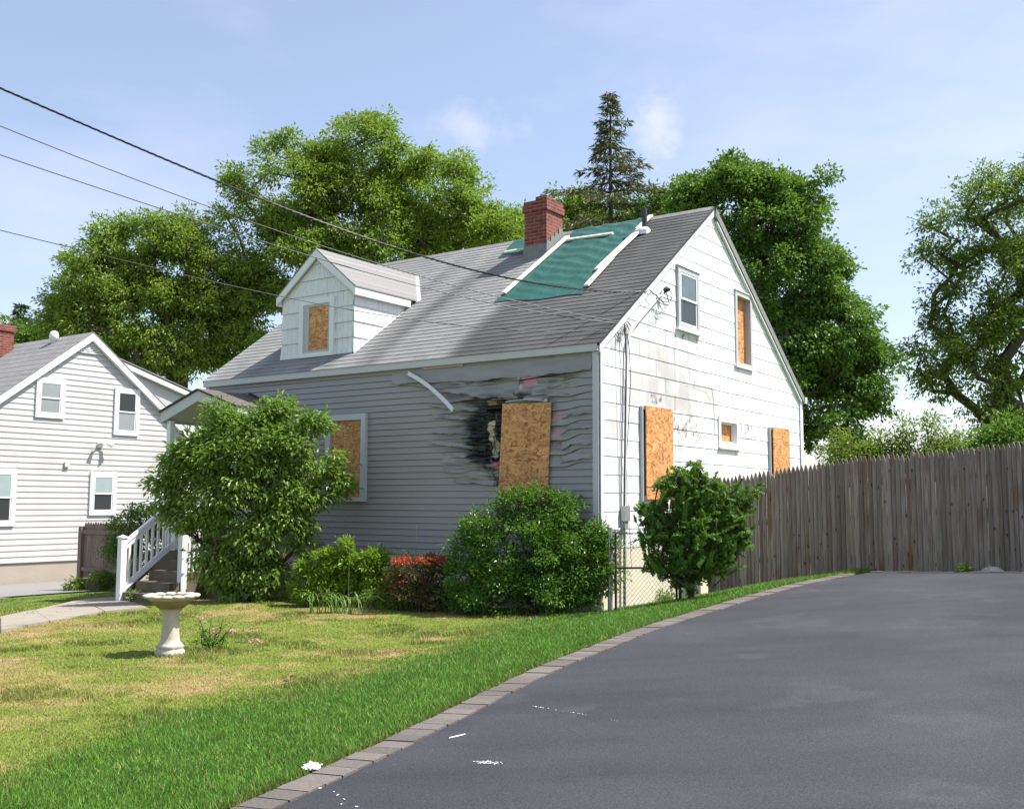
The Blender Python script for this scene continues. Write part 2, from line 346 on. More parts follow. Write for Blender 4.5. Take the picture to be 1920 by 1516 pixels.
def zg(X, Y, dig=True):
    X = np.asarray(X, float); Y = np.asarray(Y, float)
    p = np.clip(zplane(X, Y), 0, .8); d = kdist(X, Y)
    ly_ = (X - HC[0]) * HY[0] + (Y - HC[1]) * HY[1]
    z = np.where(d > 0, p * (1 - sstep(0, 3.0, d)), np.clip(zplane(X, Y), -.4, .8) - (.05 if dig else 0) - .24 * sstep(2.66, 2.95, ly_))
    lx = (X - HC[0]) * HX[0] + (Y - HC[1]) * HX[1]
    z = z - np.clip(.047 * (-lx - 5.3), 0, .42)
    return z
def ground_at(p, dz=0): return np.array([p[0], p[1], float(zg(p[0], p[1])) + dz])
def gpx(px, py):        # the ground point seen at a photo position
    z = 0.
    for _ in range(12):
        d = FW * FPX + RT * (px - 960) - UP * (py - 758); q = np.array([0, 0, CZ]) + d * ((z - CZ) / d[2]); z = float(zg(q[0], q[1]))
    return np.array([q[0], q[1], z])
def lawncol(X, Y):
    d = kdist(X, Y); n1 = fbm(X * .55, Y * .55, 4); n2 = fbm(X * 2.3 + 40, Y * 2.3, 4); n3 = fbm(X * 9 + 11, Y * 9, 3)
    lx = (X - HC[0]) * HX[0] + (Y - HC[1]) * HX[1]; ly = (X - HC[0]) * HY[0] + (Y - HC[1]) * HY[1]
    strip = sstep(2.15, 1.15, d + (n1 - .5) * 1.1 + (n2 - .5) * .5)
    strip = np.maximum(strip, sstep(3.2, 2.2, d) * sstep(12.2, 13.4, Y))
    far = sstep(-8.2, -9.4, lx)
    A = lambda *c: np.array(c)[None, :]
    t = sstep(.42, .58, n1 + (n2 - .5) * .7)[:, None]
    c = A(.195, .245, .045) * (1 - t) + A(.32, .285, .095) * t
    b = sstep(.57, .66, n2 * .6 + n1 * .4)[:, None]; c = c * (1 - b) + A(.36, .27, .13) * b
    g = (sstep(.56, .68, fbm(X * 1.3 + 70, Y * 1.3 + 5, 3)) * .6)[:, None]; c = c * (1 - g) + A(.11, .165, .022) * g
    st = np.maximum(strip, .7 * far)[:, None]; c = c * (1 - st) + A(.100, .205, .030) * st
    e = (sstep(.10, .0, np.abs(d)) * .5)[:, None]; c = c * (1 - e) + A(.18, .12, .05) * e
    return c * 1.16 * (.78 + .44 * n3)[:, None], strip, d
def grid_axis(parts):
    out = []
    for a, b, s in parts: out += list(np.arange(a, b, s))
    return np.array(out + [parts[-1][1]])
gx = grid_axis([(-900, -100, 100), (-100, -20, 8), (-20, -11, .5), (-11, 7, .07), (7, 20, .5), (20, 100, 8), (100, 900, 100)])
gy = grid_axis([(-60, 0, 6), (0, 4.4, .4), (4.4, 17, .07), (17, 24, .35), (24, 100, 5), (100, 1500, 140)])
GX, GY = np.meshgrid(gx, gy); fx, fy = GX.ravel(), GY.ravel()
gc, _, _ = lawncol(fx, fy); gc *= .62
gz = zg(fx, fy) + np.where(kdist(fx, fy) > .1, (fbm(fx * 1.5, fy * 1.5, 3) - .5) * .05, 0)
nx_, ny_ = len(gx), len(gy); I = np.arange(nx_ * ny_).reshape(ny_, nx_)
GF = np.stack([I[:-1, :-1], I[:-1, 1:], I[1:, 1:], I[1:, :-1]], -1).reshape(-1, 4)
tag(mesh_np('ground', np.stack([fx, fy, gz], 1), GF, M['lawn'], None, True, colors=gc), kind='structure')
# driveway sheet
def offset_poly(P, d):
    T = np.gradient(P, axis=0); T /= np.linalg.norm(T, axis=1)[:, None]; return P + np.stack([T[:, 1], -T[:, 0]], 1) * d
def resample(P, step):
    s = np.concatenate([[0], np.cumsum(np.linalg.norm(np.diff(P, axis=0), axis=1))]); q = np.arange(0, s[-1], step)
    return np.stack([np.interp(q, s, P[:, 0]), np.interp(q, s, P[:, 1])], 1)
KP = KERB[:11].copy()
from numpy.polynomial import polynomial as _p
KS = resample(KP, .25)
for _ in range(6): KS[1:-1] = (KS[:-2] + 2 * KS[1:-1] + KS[2:]) / 4
inn = offset_poly(KS, .20)
fenceline = lambda x_: wor((x_, 2.60, 0))[:2]
poly = [tuple(p) for p in inn if loc((p[0], p[1], 0))[1] < 2.5] + [tuple(fenceline(2.98)), tuple(fenceline(9)), (16, 4), (16, -5.5)]
mesh_ = MB(); mesh_.add([(p[0], p[1], float(zplane(*p)) + .004) for p in poly], [tuple(range(len(poly)))[::-1]])
tag(mesh_.build('driveway', M['asphalt']), kind='structure')
kb = MB()
def pavers(path, wdt, pitch, z0=.004):
    P = resample(path, pitch); T = np.gradient(P, axis=0); T /= np.linalg.norm(T, axis=1)[:, None]
    for (p, t) in zip(P[:-1], T[:-1]):
        n = np.array([t[1], -t[0]]); a = p + t * .004; b = p + t * (pitch - .004); w0 = random.uniform(-.006, .006); h = .016 + random.uniform(-.004, .004)
        q = [a + n * w0, b + n * w0, b + n * (wdt + w0), a + n * (wdt + w0)]
        kb.slab([(v[0], v[1], float(zplane(*v)) - .03) for v in q][::-1], (0, 0, .03 + h))
pavers(KS[(KS[:, 1] > 3)], .215, .150)
pavers(np.array([fenceline(9.0), fenceline(2.85)]), .10, .2)
tag(kb.build('kerb', M['paver']), kind='structure')
# neighbour's driveway, garden path
md = MB(); q = [(-16.2, -12), (-11.6, -12), (-11.7, -2.0), (-13.1, .15), (-13.1, 5), (-16.2, 5)]
md.add([(*wor((a, b, 0))[:2], -.425 if True else 0) for a, b in []], []) if False else None
gqs = []
for a0 in np.linspace(-16.2, -11.7, 10)[:-1]:
    for b0 in np.linspace(-12, 5, 18)[:-1]:
        if a0 > -13.3 and b0 > -1.0: continue
        if a0 > -12.6 and b0 > -2.5: continue
        c4 = [(a0, b0), (a0 + .5, b0), (a0 + .5, b0 + 1), (a0, b0 + 1)]
        V = []
        for a, b in c4:
            v = wor((a, b, 0)); V.append((v[0], v[1], float(zg(v[0], v[1])) + .035))
        md.add(V, [(0, 1, 2, 3)])
tag(md.build('neighbour_driveway', M['asphalt_old']), kind='structure')
pm = MB(); NE = np.array([(-110, 1206), (0, 1186), (92, 1168), (195, 1149), (275, 1141)]); FE = np.array([(-110, 1176), (0, 1160), (62, 1147), (150, 1126), (215, 1121)])
for k in range(4):
    q = [NE[k] + (NE[k + 1] - NE[k]) * .02, NE[k + 1], FE[k + 1], FE[k] + (FE[k + 1] - FE[k]) * .02]
    V = [gpx(*p) + np.array([0, 0, -.06]) for p in q]; pm.slab(V, (0, 0, .092 + random.uniform(-.012, .008)))
PATH = np.array([gpx(*p)[:2] for p in list(NE) + list(FE)[::-1]])
def in_path(X, Y):
    ins = np.zeros(X.shape, bool); n = len(PATH)
    for i in range(n):
        (x1, y1), (x2, y2) = PATH[i], PATH[(i + 1) % n]; c = ((y1 > Y) != (y2 > Y)) & (X < (x2 - x1) * (Y - y1) / (y2 - y1 + 1e-12) + x1); ins ^= c
    return ins
tag(pm.build('garden_path', M['concrete']), kind='structure')

# ------------------------------------------------------------------ the burnt house
def Fpx(px, py, y=0.):
    d = FW * FPX + RT * (px - 960) - UP * (py - 758); p0 = wor((0, y, 0)); t = ((p0 - np.array([0, 0, CZ])) @ HY) / (d @ HY); return loc(np.array([0, 0, CZ]) + d * t)
EZ, ER_Y, ER_Z = 3.875, 4.03, 6.83
SL = (ER_Z - EZ) / (ER_Y + .05); BY, BZ = 8.43, 3.80; SLB = (ER_Z - BZ) / (BY - ER_Y)
def roofz(y): return np.where(np.asarray(y) < ER_Y, EZ + SL * (np.asarray(y) + .05), ER_Z - SLB * (np.asarray(y) - ER_Y))
XL = -8.70
house = hthing('boarded_house', 'fire damaged cape house with boarded windows, grey front siding and white gable', 'house', (0, 0, 0))
m = MB(); m.box(XL + .06, -.04, .03, 8.36, -.25, .79)
m.box(-.04, -.0, .035, 8.33, -.25, .915)
m.build('foundation', M['found'], house)
# front wall: vinyl courses, melted round the burnt window
BX0, BX1, BZ0, BZ1 = -1.69, -.80, 1.83, 3.05
cx = np.concatenate([np.arange(XL + .03, -3.4, .03), np.arange(-3.4, -.085, .0125), [-.085]])
lz = 3.0617 + .1016 * np.arange(-23, 7); nj = len(lz); nc = len(cx)
gauss = lambda v, c, s: np.exp(-((v - c) / s) ** 2)
def lipfield(j):
    z = lz[j]; lip = np.full(nc, .015); ww = np.zeros(nc)
    Lf = sstep(-3.5, -2.0, cx) * (cx < -1.6)                       # left of the board
    zin = sstep(1.6, 2.1, z) * sstep(3.3, 3.0, z)
    ww += zin * sstep(-3.0, -1.75, cx) * (cx < -1.6) * ((vn(cx * 2.2 + j * 5.3, 0 * cx + j * 1.7) - .5) * .10 + (vn(cx * 6 + j * 3.1, 0 * cx) - .5) * .045)
    lip *= 1 - .75 * Lf * zin * (vn(cx * 1.7 + j * 3.7, 0 * cx + 2.2) > .5)
    if z > 3.1:
        f = sstep(-3.6, -2.7, cx) * sstep(-.12, -.5, cx)
        k = int(round((z - 3.0617) / .1016))
        if k == 4: ww += -.10 * sstep(-.1, -2.4, cx) * sstep(-3.7, -2.9, cx); lip = lip + .022 * f
        elif k == 1: ww += -.02 * f + .02 * np.sin(cx * 5) * f; lip = lip + .018 * f
        elif k in (2, 3): lip *= 1 - .95 * f * sstep(-.7, -1.1, cx); ww += f * (vn(cx * 3 + k, 0 * cx) - .5) * .06
        elif k == 5: lip *= 1 - .9 * sstep(-3.2, -2.5, cx) * sstep(-.9, -1.4, cx); ww += -.03 * sstep(-.3, -1.6, cx) * sstep(-3.6, -2.6, cx)
        else: ww += -.03 * f
    Rf = sstep(-.28, -.60, cx) * (cx > -.86) * sstep(2.0, 2.2, z) * sstep(3.0, 2.92, z)
    if j % 2 == 0: ww += -(.05 + .05 * float(vn(j * 3.3, 1.7))) * Rf; lip = lip + .012 * Rf
    else: lip *= 1 - .8 * Rf; ww += -.02 * Rf * float(vn(j * 2.1, 5.))
    ww += (sstep(-.30, -.62, cx) * (cx > -.86)) * sstep(3.4, 3.1, z) * sstep(2.95, 3.1, z) * -.03
    return lip, ww
rz = []; ry = []
LF = [lipfield(j) for j in range(nj)]
for j in range(nj):
    lip, ww = LF[j]; z0 = lz[j] + ww
    if j < nj - 1: z1 = np.maximum(lz[j + 1] + LF[j + 1][1], z0 + .022); sl = np.clip(LF[j + 1][0] / .013, 0, 1.6)
    else: z1 = np.full(nc, 3.742); sl = np.zeros(nc)
    h_ = z1 - z0; zt = z1 - .009 * sl
    rz += [z0 + .001, z0] + [z0 + (zt - z0) * t for t in (.1, .25, .4, .55, .7, .85, 1.)] + [zt + .0005, z1 + .001]
    ry += [-.014 * np.clip(lip / .013, 0, 1.4), lip] + [lip * q for q in (.95, .82, .68, .54, .42, .3, .2)] + [-.014 * np.clip(sl, 0, 1.4), -.014 * np.clip(sl, 0, 1.4)]
RZ = np.array(rz); RY = np.array(ry); CXX = np.broadcast_to(cx, RZ.shape)
bow = .075 * np.where(CXX < -1.9, gauss(CXX, -1.9, .62), gauss(CXX, -1.9, .3)) * sstep(1.7, 2.2, RZ) * sstep(3.3, 2.9, RZ) + .035 * gauss(CXX, -.62, .20) * sstep(2.0, 2.3, RZ) * sstep(3.1, 2.9, RZ) + .05 * sstep(3.05, 3.2, RZ) * sstep(3.72, 3.5, RZ) * sstep(-3.2, -2.4, CXX) * sstep(-.2, -.7, CXX)
wr = (fbm(CXX * 2.2 + 3, RZ * 15, 3) - .5) * 2
RY = RY + bow * (wr * 1.0 + .25) * np.where(CXX < -1.6, 1.25, 1)
V = np.stack([CXX, -RY, RZ], -1).reshape(-1, 3)
# surface colours: soot, char, ash, exposed insulation, darkened folds
X_, Z_ = CXX.ravel(), RZ.ravel()
col = np.ones((len(X_), 3)) * np.array([.285, .282, .277]) * (.95 + .1 * fbm(X_ * .8, Z_ * 3, 3))[:, None]
def paint(mask, c):
    global col
    mk = np.clip(mask, 0, 1)[:, None]; col = col * (1 - mk) + np.array(c)[None, :] * mk
n1 = fbm(X_ * 2.0, Z_ * 11, 4); n2 = fbm(X_ * 9 + 5, Z_ * 9, 4); n3 = fbm(X_ * 22 + 9, Z_ * 22, 3)
zi = sstep(2.0, 2.35, Z_) * sstep(3.2, 2.98, Z_)
nst = fbm(X_ * 1.1 + 4, Z_ * 16, 4)
paint(.45 * np.clip(bow.ravel() / .04, 0, 1) * sstep(.05, .45, -wr.ravel()), (.07, .066, .064))  # folds coloured darker where they sink in
paint(zi * sstep(-3.3, -2.0, X_) * (X_ < -1.6) * sstep(.36, .66, nst + .30 * sstep(-2.8, -2.1, X_)) * .6, (.045, .042, .04))
rr_ = ((X_ + 1.88) / .50) ** 2 + ((Z_ - 2.64) / .50) ** 2 + (nst - .5) * 1.5 + (n2 - .5) * .8
paint((X_ < -1.6) * sstep(1.55, .75, rr_), (.007, .0065, .006))
paint(.8 * sstep(-3.3, -2.2, X_) * sstep(-.3, -1.1, X_) * sstep(3.04, 3.12, Z_) * sstep(3.42, 3.2, Z_) * sstep(.4, .68, n1), (.06, .055, .05))
paint(.45 * sstep(-3.4, -2.6, X_) * sstep(-.1, -.9, X_) * sstep(3.2, 3.35, Z_) * sstep(.5, .8, n1), (.13, .125, .12))
cm = gauss(X_, -1.865 + .05 * np.sin(Z_ * 11), .075) * sstep(2.24, 2.34, Z_) * sstep(2.86, 2.76, Z_); paint(sstep(.50, .60, cm * .62 + n2 * .42 + (n3 - .5) * .25), (.50, .44, .27))
paint(.6 * sstep(.55, .62, gauss(X_, -1.82, .07) * gauss(Z_, 2.3, .09) * .6 + n3 * .38), (.55, .55, .55))
rect = lambda a, b, c, d, e=.02: sstep(a - e, a + e, X_) * sstep(b + e, b - e, X_) * sstep(c - e, c + e, Z_) * sstep(d + e, d - e, Z_)
paint(rect(-1.33, -1.05, 3.315, 3.455, .012), (.50, .245, .31))
paint(rect(-1.40, -1.34, 3.25, 3.455, .012) * sstep(.3, .5, n2), (.46, .47, .50))
paint(rect(-1.60, -1.46, 3.19, 3.27, .02) * sstep(.35, .5, n2), (.09, .03, .03))
paint(rect(-1.42, -1.15, 3.08, 3.22, .05) * .8, (.035, .033, .033))
paint(rect(-1.98, -1.79, 3.06, 3.135, .015) * sstep(.3, .45, n2), (.36, .27, .14))
paint(rect(-1.79, -1.63, 3.055, 3.125, .015) * sstep(.3, .5, n2), (.34, .07, .05))
for za, zb in ((2.73, 2.88), (2.52, 2.67), (2.31, 2.44)): paint(rect(-.755, -.635, za, zb, .025) * sstep(.36, .5, n2), (.52, .20, .28))
paint(rect(-1.87, -1.74, 2.06, 2.25, .02) * sstep(.42, .54, n2), (.46, .17, .22))
paint(rect(-1.86, -1.73, 1.80, 2.06, .03) * sstep(.35, .5, n2) * .85, (.03, .03, .035))
paint(rect(-1.0, -.82, 3.02, 3.08, .02) * .5, (.03, .03, .03)); paint(.5 * sstep(-.62, -.80, X_) * (X_ > -.85) * sstep(2.0, 2.3, Z_) * sstep(.4, .6, n1), (.10, .09, .09))
nr = len(rz); I = np.arange(nr * nc).reshape(nr, nc); FF = np.stack([I[:-1, :-1], I[:-1, 1:], I[1:, 1:], I[1:, :-1]], -1).reshape(-1, 4)
cols_keep = np.ones(len(FF), bool)
wall = mesh_np('front_wall', V, FF, M['siding'], house, False, colors=col); wall['label'] = 'grey vinyl front siding, melted and charred around the burnt window'
m = MB(); m.box(XL + .02, -.10, .02, .12, .75, 3.75); m.build('wall_backing', M['dark'], house)
def cq(cx_, cy_, y=0.): return Fpx(840 + cx_ / 5.414, 660 + cy_ / 5.414, y)
def sheet(top, bot, o0, o1, wrk, seed, soot, lab):
    nu_, nv_ = 90, 12; T_ = np.array([cq(*p) for p in top]); B_ = np.array([cq(*p) for p in bot]); u = np.linspace(0, 1, nu_); xs = T_[0, 0] + (T_[-1, 0] - T_[0, 0]) * u; xb = B_[0, 0] + (B_[-1, 0] - B_[0, 0]) * u
    zt = np.interp(xs, T_[:, 0], T_[:, 2]); zb = np.interp(xb, B_[:, 0], B_[:, 2]); zb = zb + (vn(xb * 5 + seed, 0 * xb) - .5) * .03 + (vn(xb * 17 + seed, 0 * xb) - .5) * .012
    v = np.linspace(0, 1, nv_)[:, None]; XX = xs * (1 - v) + xb * v; ZZ = zt * (1 - v) + zb * v
    fade = np.minimum(1, np.minimum(u, 1 - u) * 7)
    YY_ = -(o0 + (o1 - o0) * v ** 1.4 * (.6 + .8 * vn(xs * 2.3 + seed, 0 * xs)) * (.25 + .75 * fade) + wrk * (fbm(XX * 2.5 + seed, ZZ * 9, 2) - .5) * 2 * np.sin(v * math.pi * .9) ** .5)
    V_ = np.stack([XX, YY_, ZZ], -1).reshape(-1, 3); nn_ = fbm(XX * 2 + seed, ZZ * 13, 4).ravel(); n4 = fbm(XX * 9 + seed, ZZ * 9, 3).ravel()
    c_ = np.ones((len(V_), 3)) * np.array([.285, .282, .277]); k_ = (soot * sstep(.42, .7, nn_))[:, None]; c_ = c_ * (1 - k_) + np.array([[.05, .047, .045]]) * k_
    e_ = (soot * .9 * sstep(.80, 1.0, np.broadcast_to(v, XX.shape).ravel()) * sstep(.35, .6, n4))[:, None]; c_ = c_ * (1 - e_) + np.array([[.02, .02, .02]]) * e_
    r2_ = (((XX + 1.80) / .52) ** 2 + ((ZZ - 2.64) / .52) ** 2).ravel() + (nn_ - .5) * 1.3; b_ = (sstep(1.5, .7, r2_) * (XX.ravel() < -1.5))[:, None]; c_ = c_ * (1 - b_) + np.array([[.008, .0075, .007]]) * b_
    I_ = np.arange(nu_ * nv_).reshape(nv_, nu_); F_ = np.stack([I_[:-1, :-1], I_[1:, :-1], I_[1:, 1:], I_[:-1, 1:]], -1).reshape(-1, 4); o_ = mesh_np('melted_siding', V_, F_, M['siding'], house, True, colors=c_); o_['label'] = lab
sheet([(-560, 215), (135, 150), (500, 105), (900, 70), (1465, 28)], [(-560, 330), (0, 305), (400, 292), (720, 252), (920, 242), (1200, 210), (1465, 180)], .014, .070, .012, 3., .12, 'long sagging sheet of melted siding under the eave')
sheet([(-120, 318), (400, 300), (735, 262)], [(-120, 400), (150, 425), (380, 462), (560, 474), (715, 466)], .012, .080, .014, 11., .35, 'lower melted siding sheet above the burnt window')
sheet([(925, 262), (1000, 262), (1180, 262)], [(925, 378), (1000, 372), (1160, 345)], .012, .05, .015, 17., .3, 'torn siding flap right of the pink insulation')
sheet([(770, 378), (1000, 372), (1300, 352)], [(770, 490), (900, 486), (1010, 465), (1300, 420)], .012, .05, .014, 23., .7, 'sooty sagging siding right above the boarded window')
for k_, (ya_, yb2, amp) in enumerate(((560, 690, 70), (700, 830, 80), (860, 985, 75), (1010, 1100, 60))):
    sheet([(1165, ya_ + amp * .7), (1250, ya_ + amp * .2), (1470, ya_)], [(1140, ya_ + amp * 1.9), (1170, ya_ + amp * 1.75), (1260, ya_ + 78), (1470, ya_ + 68)], .012, .045, .012, 31. + k_ * 5, .25, 'curled siding strip right of the burnt board')
for k_, (y1_, y2_, x0_, x1_) in enumerate(((520, 600, -180, 400), (640, 700, -160, 370), (790, 850, -150, 380), (900, 985, -200, 390), (1080, 1140, -60, 470), (1180, 1240, -40, 480), (1290, 1345, 60, 500))):
    sheet([(x0_, y1_ - 10), ((x0_ + x1_) / 2, y1_ + 6 * (k_ % 3)), (x1_, y1_ + 14)], [(x0_, y1_ + 32), ((x0_ + x1_) / 2, y2_ - 12), (x1_, y2_ + 6)], .013, .040, .018, 57. + k_ * 7, .5 if k_ < 4 else .3, 'buckled siding strip left of the burnt board')
# trims
m = MB(); m.box(XL - .03, .012, -.075, .0, 3.738, EZ - .012); m.build('fascia', M['trimgray'], house)
m = MB(); m.box(-.095, -.002, -.028, .02, .70, 3.737); m.build('corner_board', M['trimgray'], house)
m = MB(); m.box(XL - .01, XL + .09, -.028, .02, .70, 3.737); m.build('corner_board', M['trimgray'], house)
# the white gable wall
ay = np.concatenate([np.arange(0.02, 8.36, .03), [8.36]]); gl = 3.0278 + .26394 * np.arange(-8, 15); na = len(ay)
top = roofz(ay) - .03; gz_, gy_, go_ = [], [], []
for j in range(len(gl)):
    z0 = gl[j]; z1 = gl[j] + .26394
    wob = (vn(ay * .9 + j * 7, ay * 0 + j) - .5) * .012
    for t, o in ((.0, .001), (0, .009), (.2, .0075), (.4, .006), (.6, .0045), (.8, .003), (1.0, .001)):
        gz_.append(np.minimum(z0 + wob * (1 - t) + .26394 * t, top)); go_.append(np.full(na, o))
GZ_ = np.array(gz_); GO = np.array(go_); GYY = np.broadcast_to(ay, GZ_.shape)
V = np.stack([GO, GYY, GZ_], -1).reshape(-1, 3); X_, Z_ = GYY.ravel(), GZ_.ravel()
col = np.ones((len(X_), 3)) * np.array([.76, .76, .755])
n1 = fbm(X_ * 3.2, Z_ * 1.5, 4); n2 = fbm(X_ * 5 + 8, Z_ * 5, 4); n3 = fbm(X_ * 17, Z_ * 17, 3); ns = fbm(X_ * 11, Z_ * 1.3 + 5, 3)
area = gauss(X_, 2.3, 1.5) * gauss(Z_, 3.3, 1.2)
shin = vn(np.floor((X_ + .3 * np.floor((Z_ - 3.028) / .264)) / .61) * 7.7, np.floor((Z_ - 3.028) / .2639) * 5.1)
paint(.5 * sstep(.46, .62, n1 * .75 + .30 * area), (.42, .42, .43))
paint(.6 * sstep(.50, .64, ns * .6 + .34 * area), (.38, .38, .40))
paint(.75 * sstep(.66, .8, shin) * (area > .12), (.47, .45, .42)); paint(.45 * sstep(.72, .9, 1 - shin), (.55, .56, .58))
paint(.85 * sstep(.60, .68, n2 * .62 + .36 * area), (.44, .42, .40)); paint(.9 * sstep(.63, .67, n2 * .5 + .27 * gauss(X_, 2.9, .5) * gauss(Z_, 2.9, .45) + .06), (.40, .365, .335))
chip = gauss(X_, 1.65, .45) * gauss(Z_, 3.16, .09) + gauss(X_, 2.9, .35) * gauss(Z_, 4.35, .10) + gauss(X_, 5.5, .5) * gauss(Z_, 2.93, .2) * .9 + gauss(X_, 2.9, .6) * gauss(Z_, 2.75, .3) * .9 + gauss(X_, 6.6, .2) * gauss(Z_, 3.11, .05) + .55 * gauss(X_, 3.9, .3) * gauss(Z_, 5.0, .5)
paint(sstep(.60, .66, n3 * .72 + .22 * chip), (.13, .10, .085)); paint(sstep(.68, .73, n3 * .7 + .2 * gauss(X_, 1.7, .3) * gauss(Z_, 3.15, .06)), (.30, .11, .06))
vj = np.abs(((X_ + .33 * (np.floor((Z_ - 3.028) / .2639) % 3)) % 1.22) - .61); paint(.6 * (vj > .590), (.25, .25, .25))
paint(.5 * sstep(top.mean() * 0 + .25, .03, np.broadcast_to(top, GZ_.shape).ravel() - Z_) * sstep(.4, .6, n2), (.52, .47, .42))
nr = len(gz_); I = np.arange(nr * na).reshape(nr, na); FF = np.stack([I[:-1, :-1], I[:-1, 1:], I[1:, 1:], I[1:, :-1]], -1).reshape(-1, 4)
h = np.abs(V[FF[:, 0], 2] - V[FF[:, 3], 2]) + np.abs(V[FF[:, 1], 2] - V[FF[:, 2], 2]) + np.abs(V[FF[:, 0], 0] - V[FF[:, 3], 0]); ok = ~((V[FF[:, 0], 2] >= top.max() * 0 + roofz(V[FF[:, 0], 1]) - .0301) & (V[FF[:, 1], 2] >= roofz(V[FF[:, 1], 1]) - .0301))
cy_, cz_ = V[FF].mean(1)[:, 1], V[FF].mean(1)[:, 2]
for (a0_, a1_, b0_, b1_) in ((5.0, 5.67, 4.14, 5.43), (4.18, 4.94, 2.61, 3.03)): ok &= ~((cy_ > a0_) & (cy_ < a1_) & (cz_ > b0_) & (cz_ < b1_))
g = mesh_np('gable_wall', V, FF[ok], M['asbestos'], house, False, colors=col); g['label'] = 'white painted shingle gable wall with peeling stained patches'
m = MB(); m.box(.0145, .03, .0, .055, .9, 3.78); m.build('corner_board', M['white'], house)
m = MB(); m.box(.0145, .035, 8.26, 8.40, .1, 3.70); m.build('corner_board', M['white'], house)
# far walls
m = MB(); m.slab([(XL, .02, .7), (XL, 8.36, .7), (XL, 8.36, 3.75), (XL, ER_Y, 6.76), (XL, .02, 3.75)], (.03, 0, 0)); m.box(XL + .03, -.01, 8.33, 8.36, .7, 3.75); m.build('rear_wall', M['siding_n'], house)
# rake boards
def rake(y0, y1, wdt, x0, x1, drop):
    r_ = MB(); z0, z1 = float(roofz(y0)) - drop, float(roofz(y1)) - drop
    return r_.slab([(x0, y0, z0), (x0, y1, z1), (x0, y1, z1 - wdt), (x0, y0, z0 - wdt)], (x1 - x0, 0, 0))
rake(-.04, ER_Y, .15, .0145, .040, .016).build('rake_board', M['white_old'], house)
b = rake(ER_Y + .002, BY - .02, .15, .0145, .075, .016).build('rake_board', M['rakegray'], house); b['label'] = 'dark weathered rear rake board'
rake(ER_Y + .08, BY - .15, .05, .0145, .060, .18).build('rake_trim', M['white_old'], house)
m = MB(); m.box(.02, .10, 8.40, 8.50, 3.66, 3.79); m.build('gutter_end', M['white'], house)
# roof as overlapping courses, front slope with streak stains
def roof_side(sign, y0, z0, y1, z1, x0, x1, course, mat, lip=.009, nx=None, stain=None):
    n = int(math.hypot(y1 - y0, z1 - z0) / course); xs = np.linspace(x0, x1, nx or 2); dy, dz = (y1 - y0), (z1 - z0); ln = math.hypot(dy, dz)
    nrm = np.array([-dz, dy]) / ln
    if nrm[1] < 0: nrm = -nrm
    V, C = [], []
    for k in range(n):
        for t, o in ((k / n, .001), (k / n, lip), ((k + .5) / n, lip * .6), ((k + 1) / n, .001)):
            yy = y0 + dy * t + nrm[0] * o; zz = z0 + dz * t + nrm[1] * o
            V += [(x_, yy, zz) for x_ in xs]
            C += [stain(x_, t) if stain else 1 for x_ in xs]
    V = np.array(V); nr = n * 4; I = np.arange(nr * len(xs)).reshape(nr, len(xs)); F = np.stack([I[:-1, :-1], I[:-1, 1:], I[1:, 1:], I[1:, :-1]], -1).reshape(-1, 4)
    return V, F, np.repeat(np.array(C, float)[:, None], 3, 1)
def stain(x, t):
    s = x + .10 * math.sin(t * 7) + .16 * (1 - t)
    n = float(fbm(x * 2.2 + t * .3, t * 1.1, 3)); n2 = float(fbm(x * .9 + 30, t * 2.5, 3))
    d = float(sstep(-2.75, -2.35, s + (n - .5) * .3)) * .62
    d = max(d, .42 * math.exp(-((s + 4.35) / .30) ** 2) * float(sstep(.95, .6, t)))
    d = max(d, .25 * math.exp(-((s + 5.35) / .22) ** 2) * float(sstep(1, .7, t)))
    d = d * (.75 + .5 * n2)
    light = .12 * float(sstep(.5, .75, n))
    return (1 - d) * (.94 + light) * (1.06 - .14 * n2)
Vr, Fr, Cr = roof_side(1, -.085, EZ - .028, ER_Y, ER_Z, XL - .06, .055, .143, None, nx=140, stain=stain)
Vb, Fb, Cb = roof_side(-1, BY + .06, BZ - .04, ER_Y + .001, ER_Z, XL - .06, .055, .143, None, nx=2)
roof = mesh_np('roof', np.concatenate([Vr, Vb]), np.concatenate([Fr, Fb + len(Vr)]), M['shingle'], house, colors=np.concatenate([Cr, Cb]))
roof['label'] = 'grey shingle roof with dark streaks below the chimney'
m = MB(); e = .030
m.slab([(XL - .05, -.075, EZ - .03), (.045, -.075, EZ - .03), (.045, ER_Y, ER_Z - .008), (XL - .05, ER_Y, ER_Z - .008)], (0, .01, -e))
m.slab([(XL - .05, ER_Y, ER_Z - .009), (.045, ER_Y, ER_Z - .009), (.045, BY + .05, BZ - .05), (XL - .05, BY + .05, BZ - .05)], (0, 0, -e))
m.build('roof_deck', M['dark'], roof)
m = MB()
for k in range(29):
    a = XL - .06 + k * .302; b = min(a + .315, .055)
    m.slab([(a, ER_Y - .12, ER_Z - .12 * SL + .008), (b, ER_Y - .12, ER_Z - .12 * SL + .004), (b, ER_Y, ER_Z + .012), (a, ER_Y, ER_Z + .016)], (0, 0, .006))
    m.slab([(a, ER_Y, ER_Z + .016), (b, ER_Y, ER_Z + .012), (b, ER_Y + .12, ER_Z - .12 * SLB + .004), (a, ER_Y + .12, ER_Z - .12 * SLB + .008)], (0, 0, .006))
m.build('ridge_cap', M['shingle2'], roof)
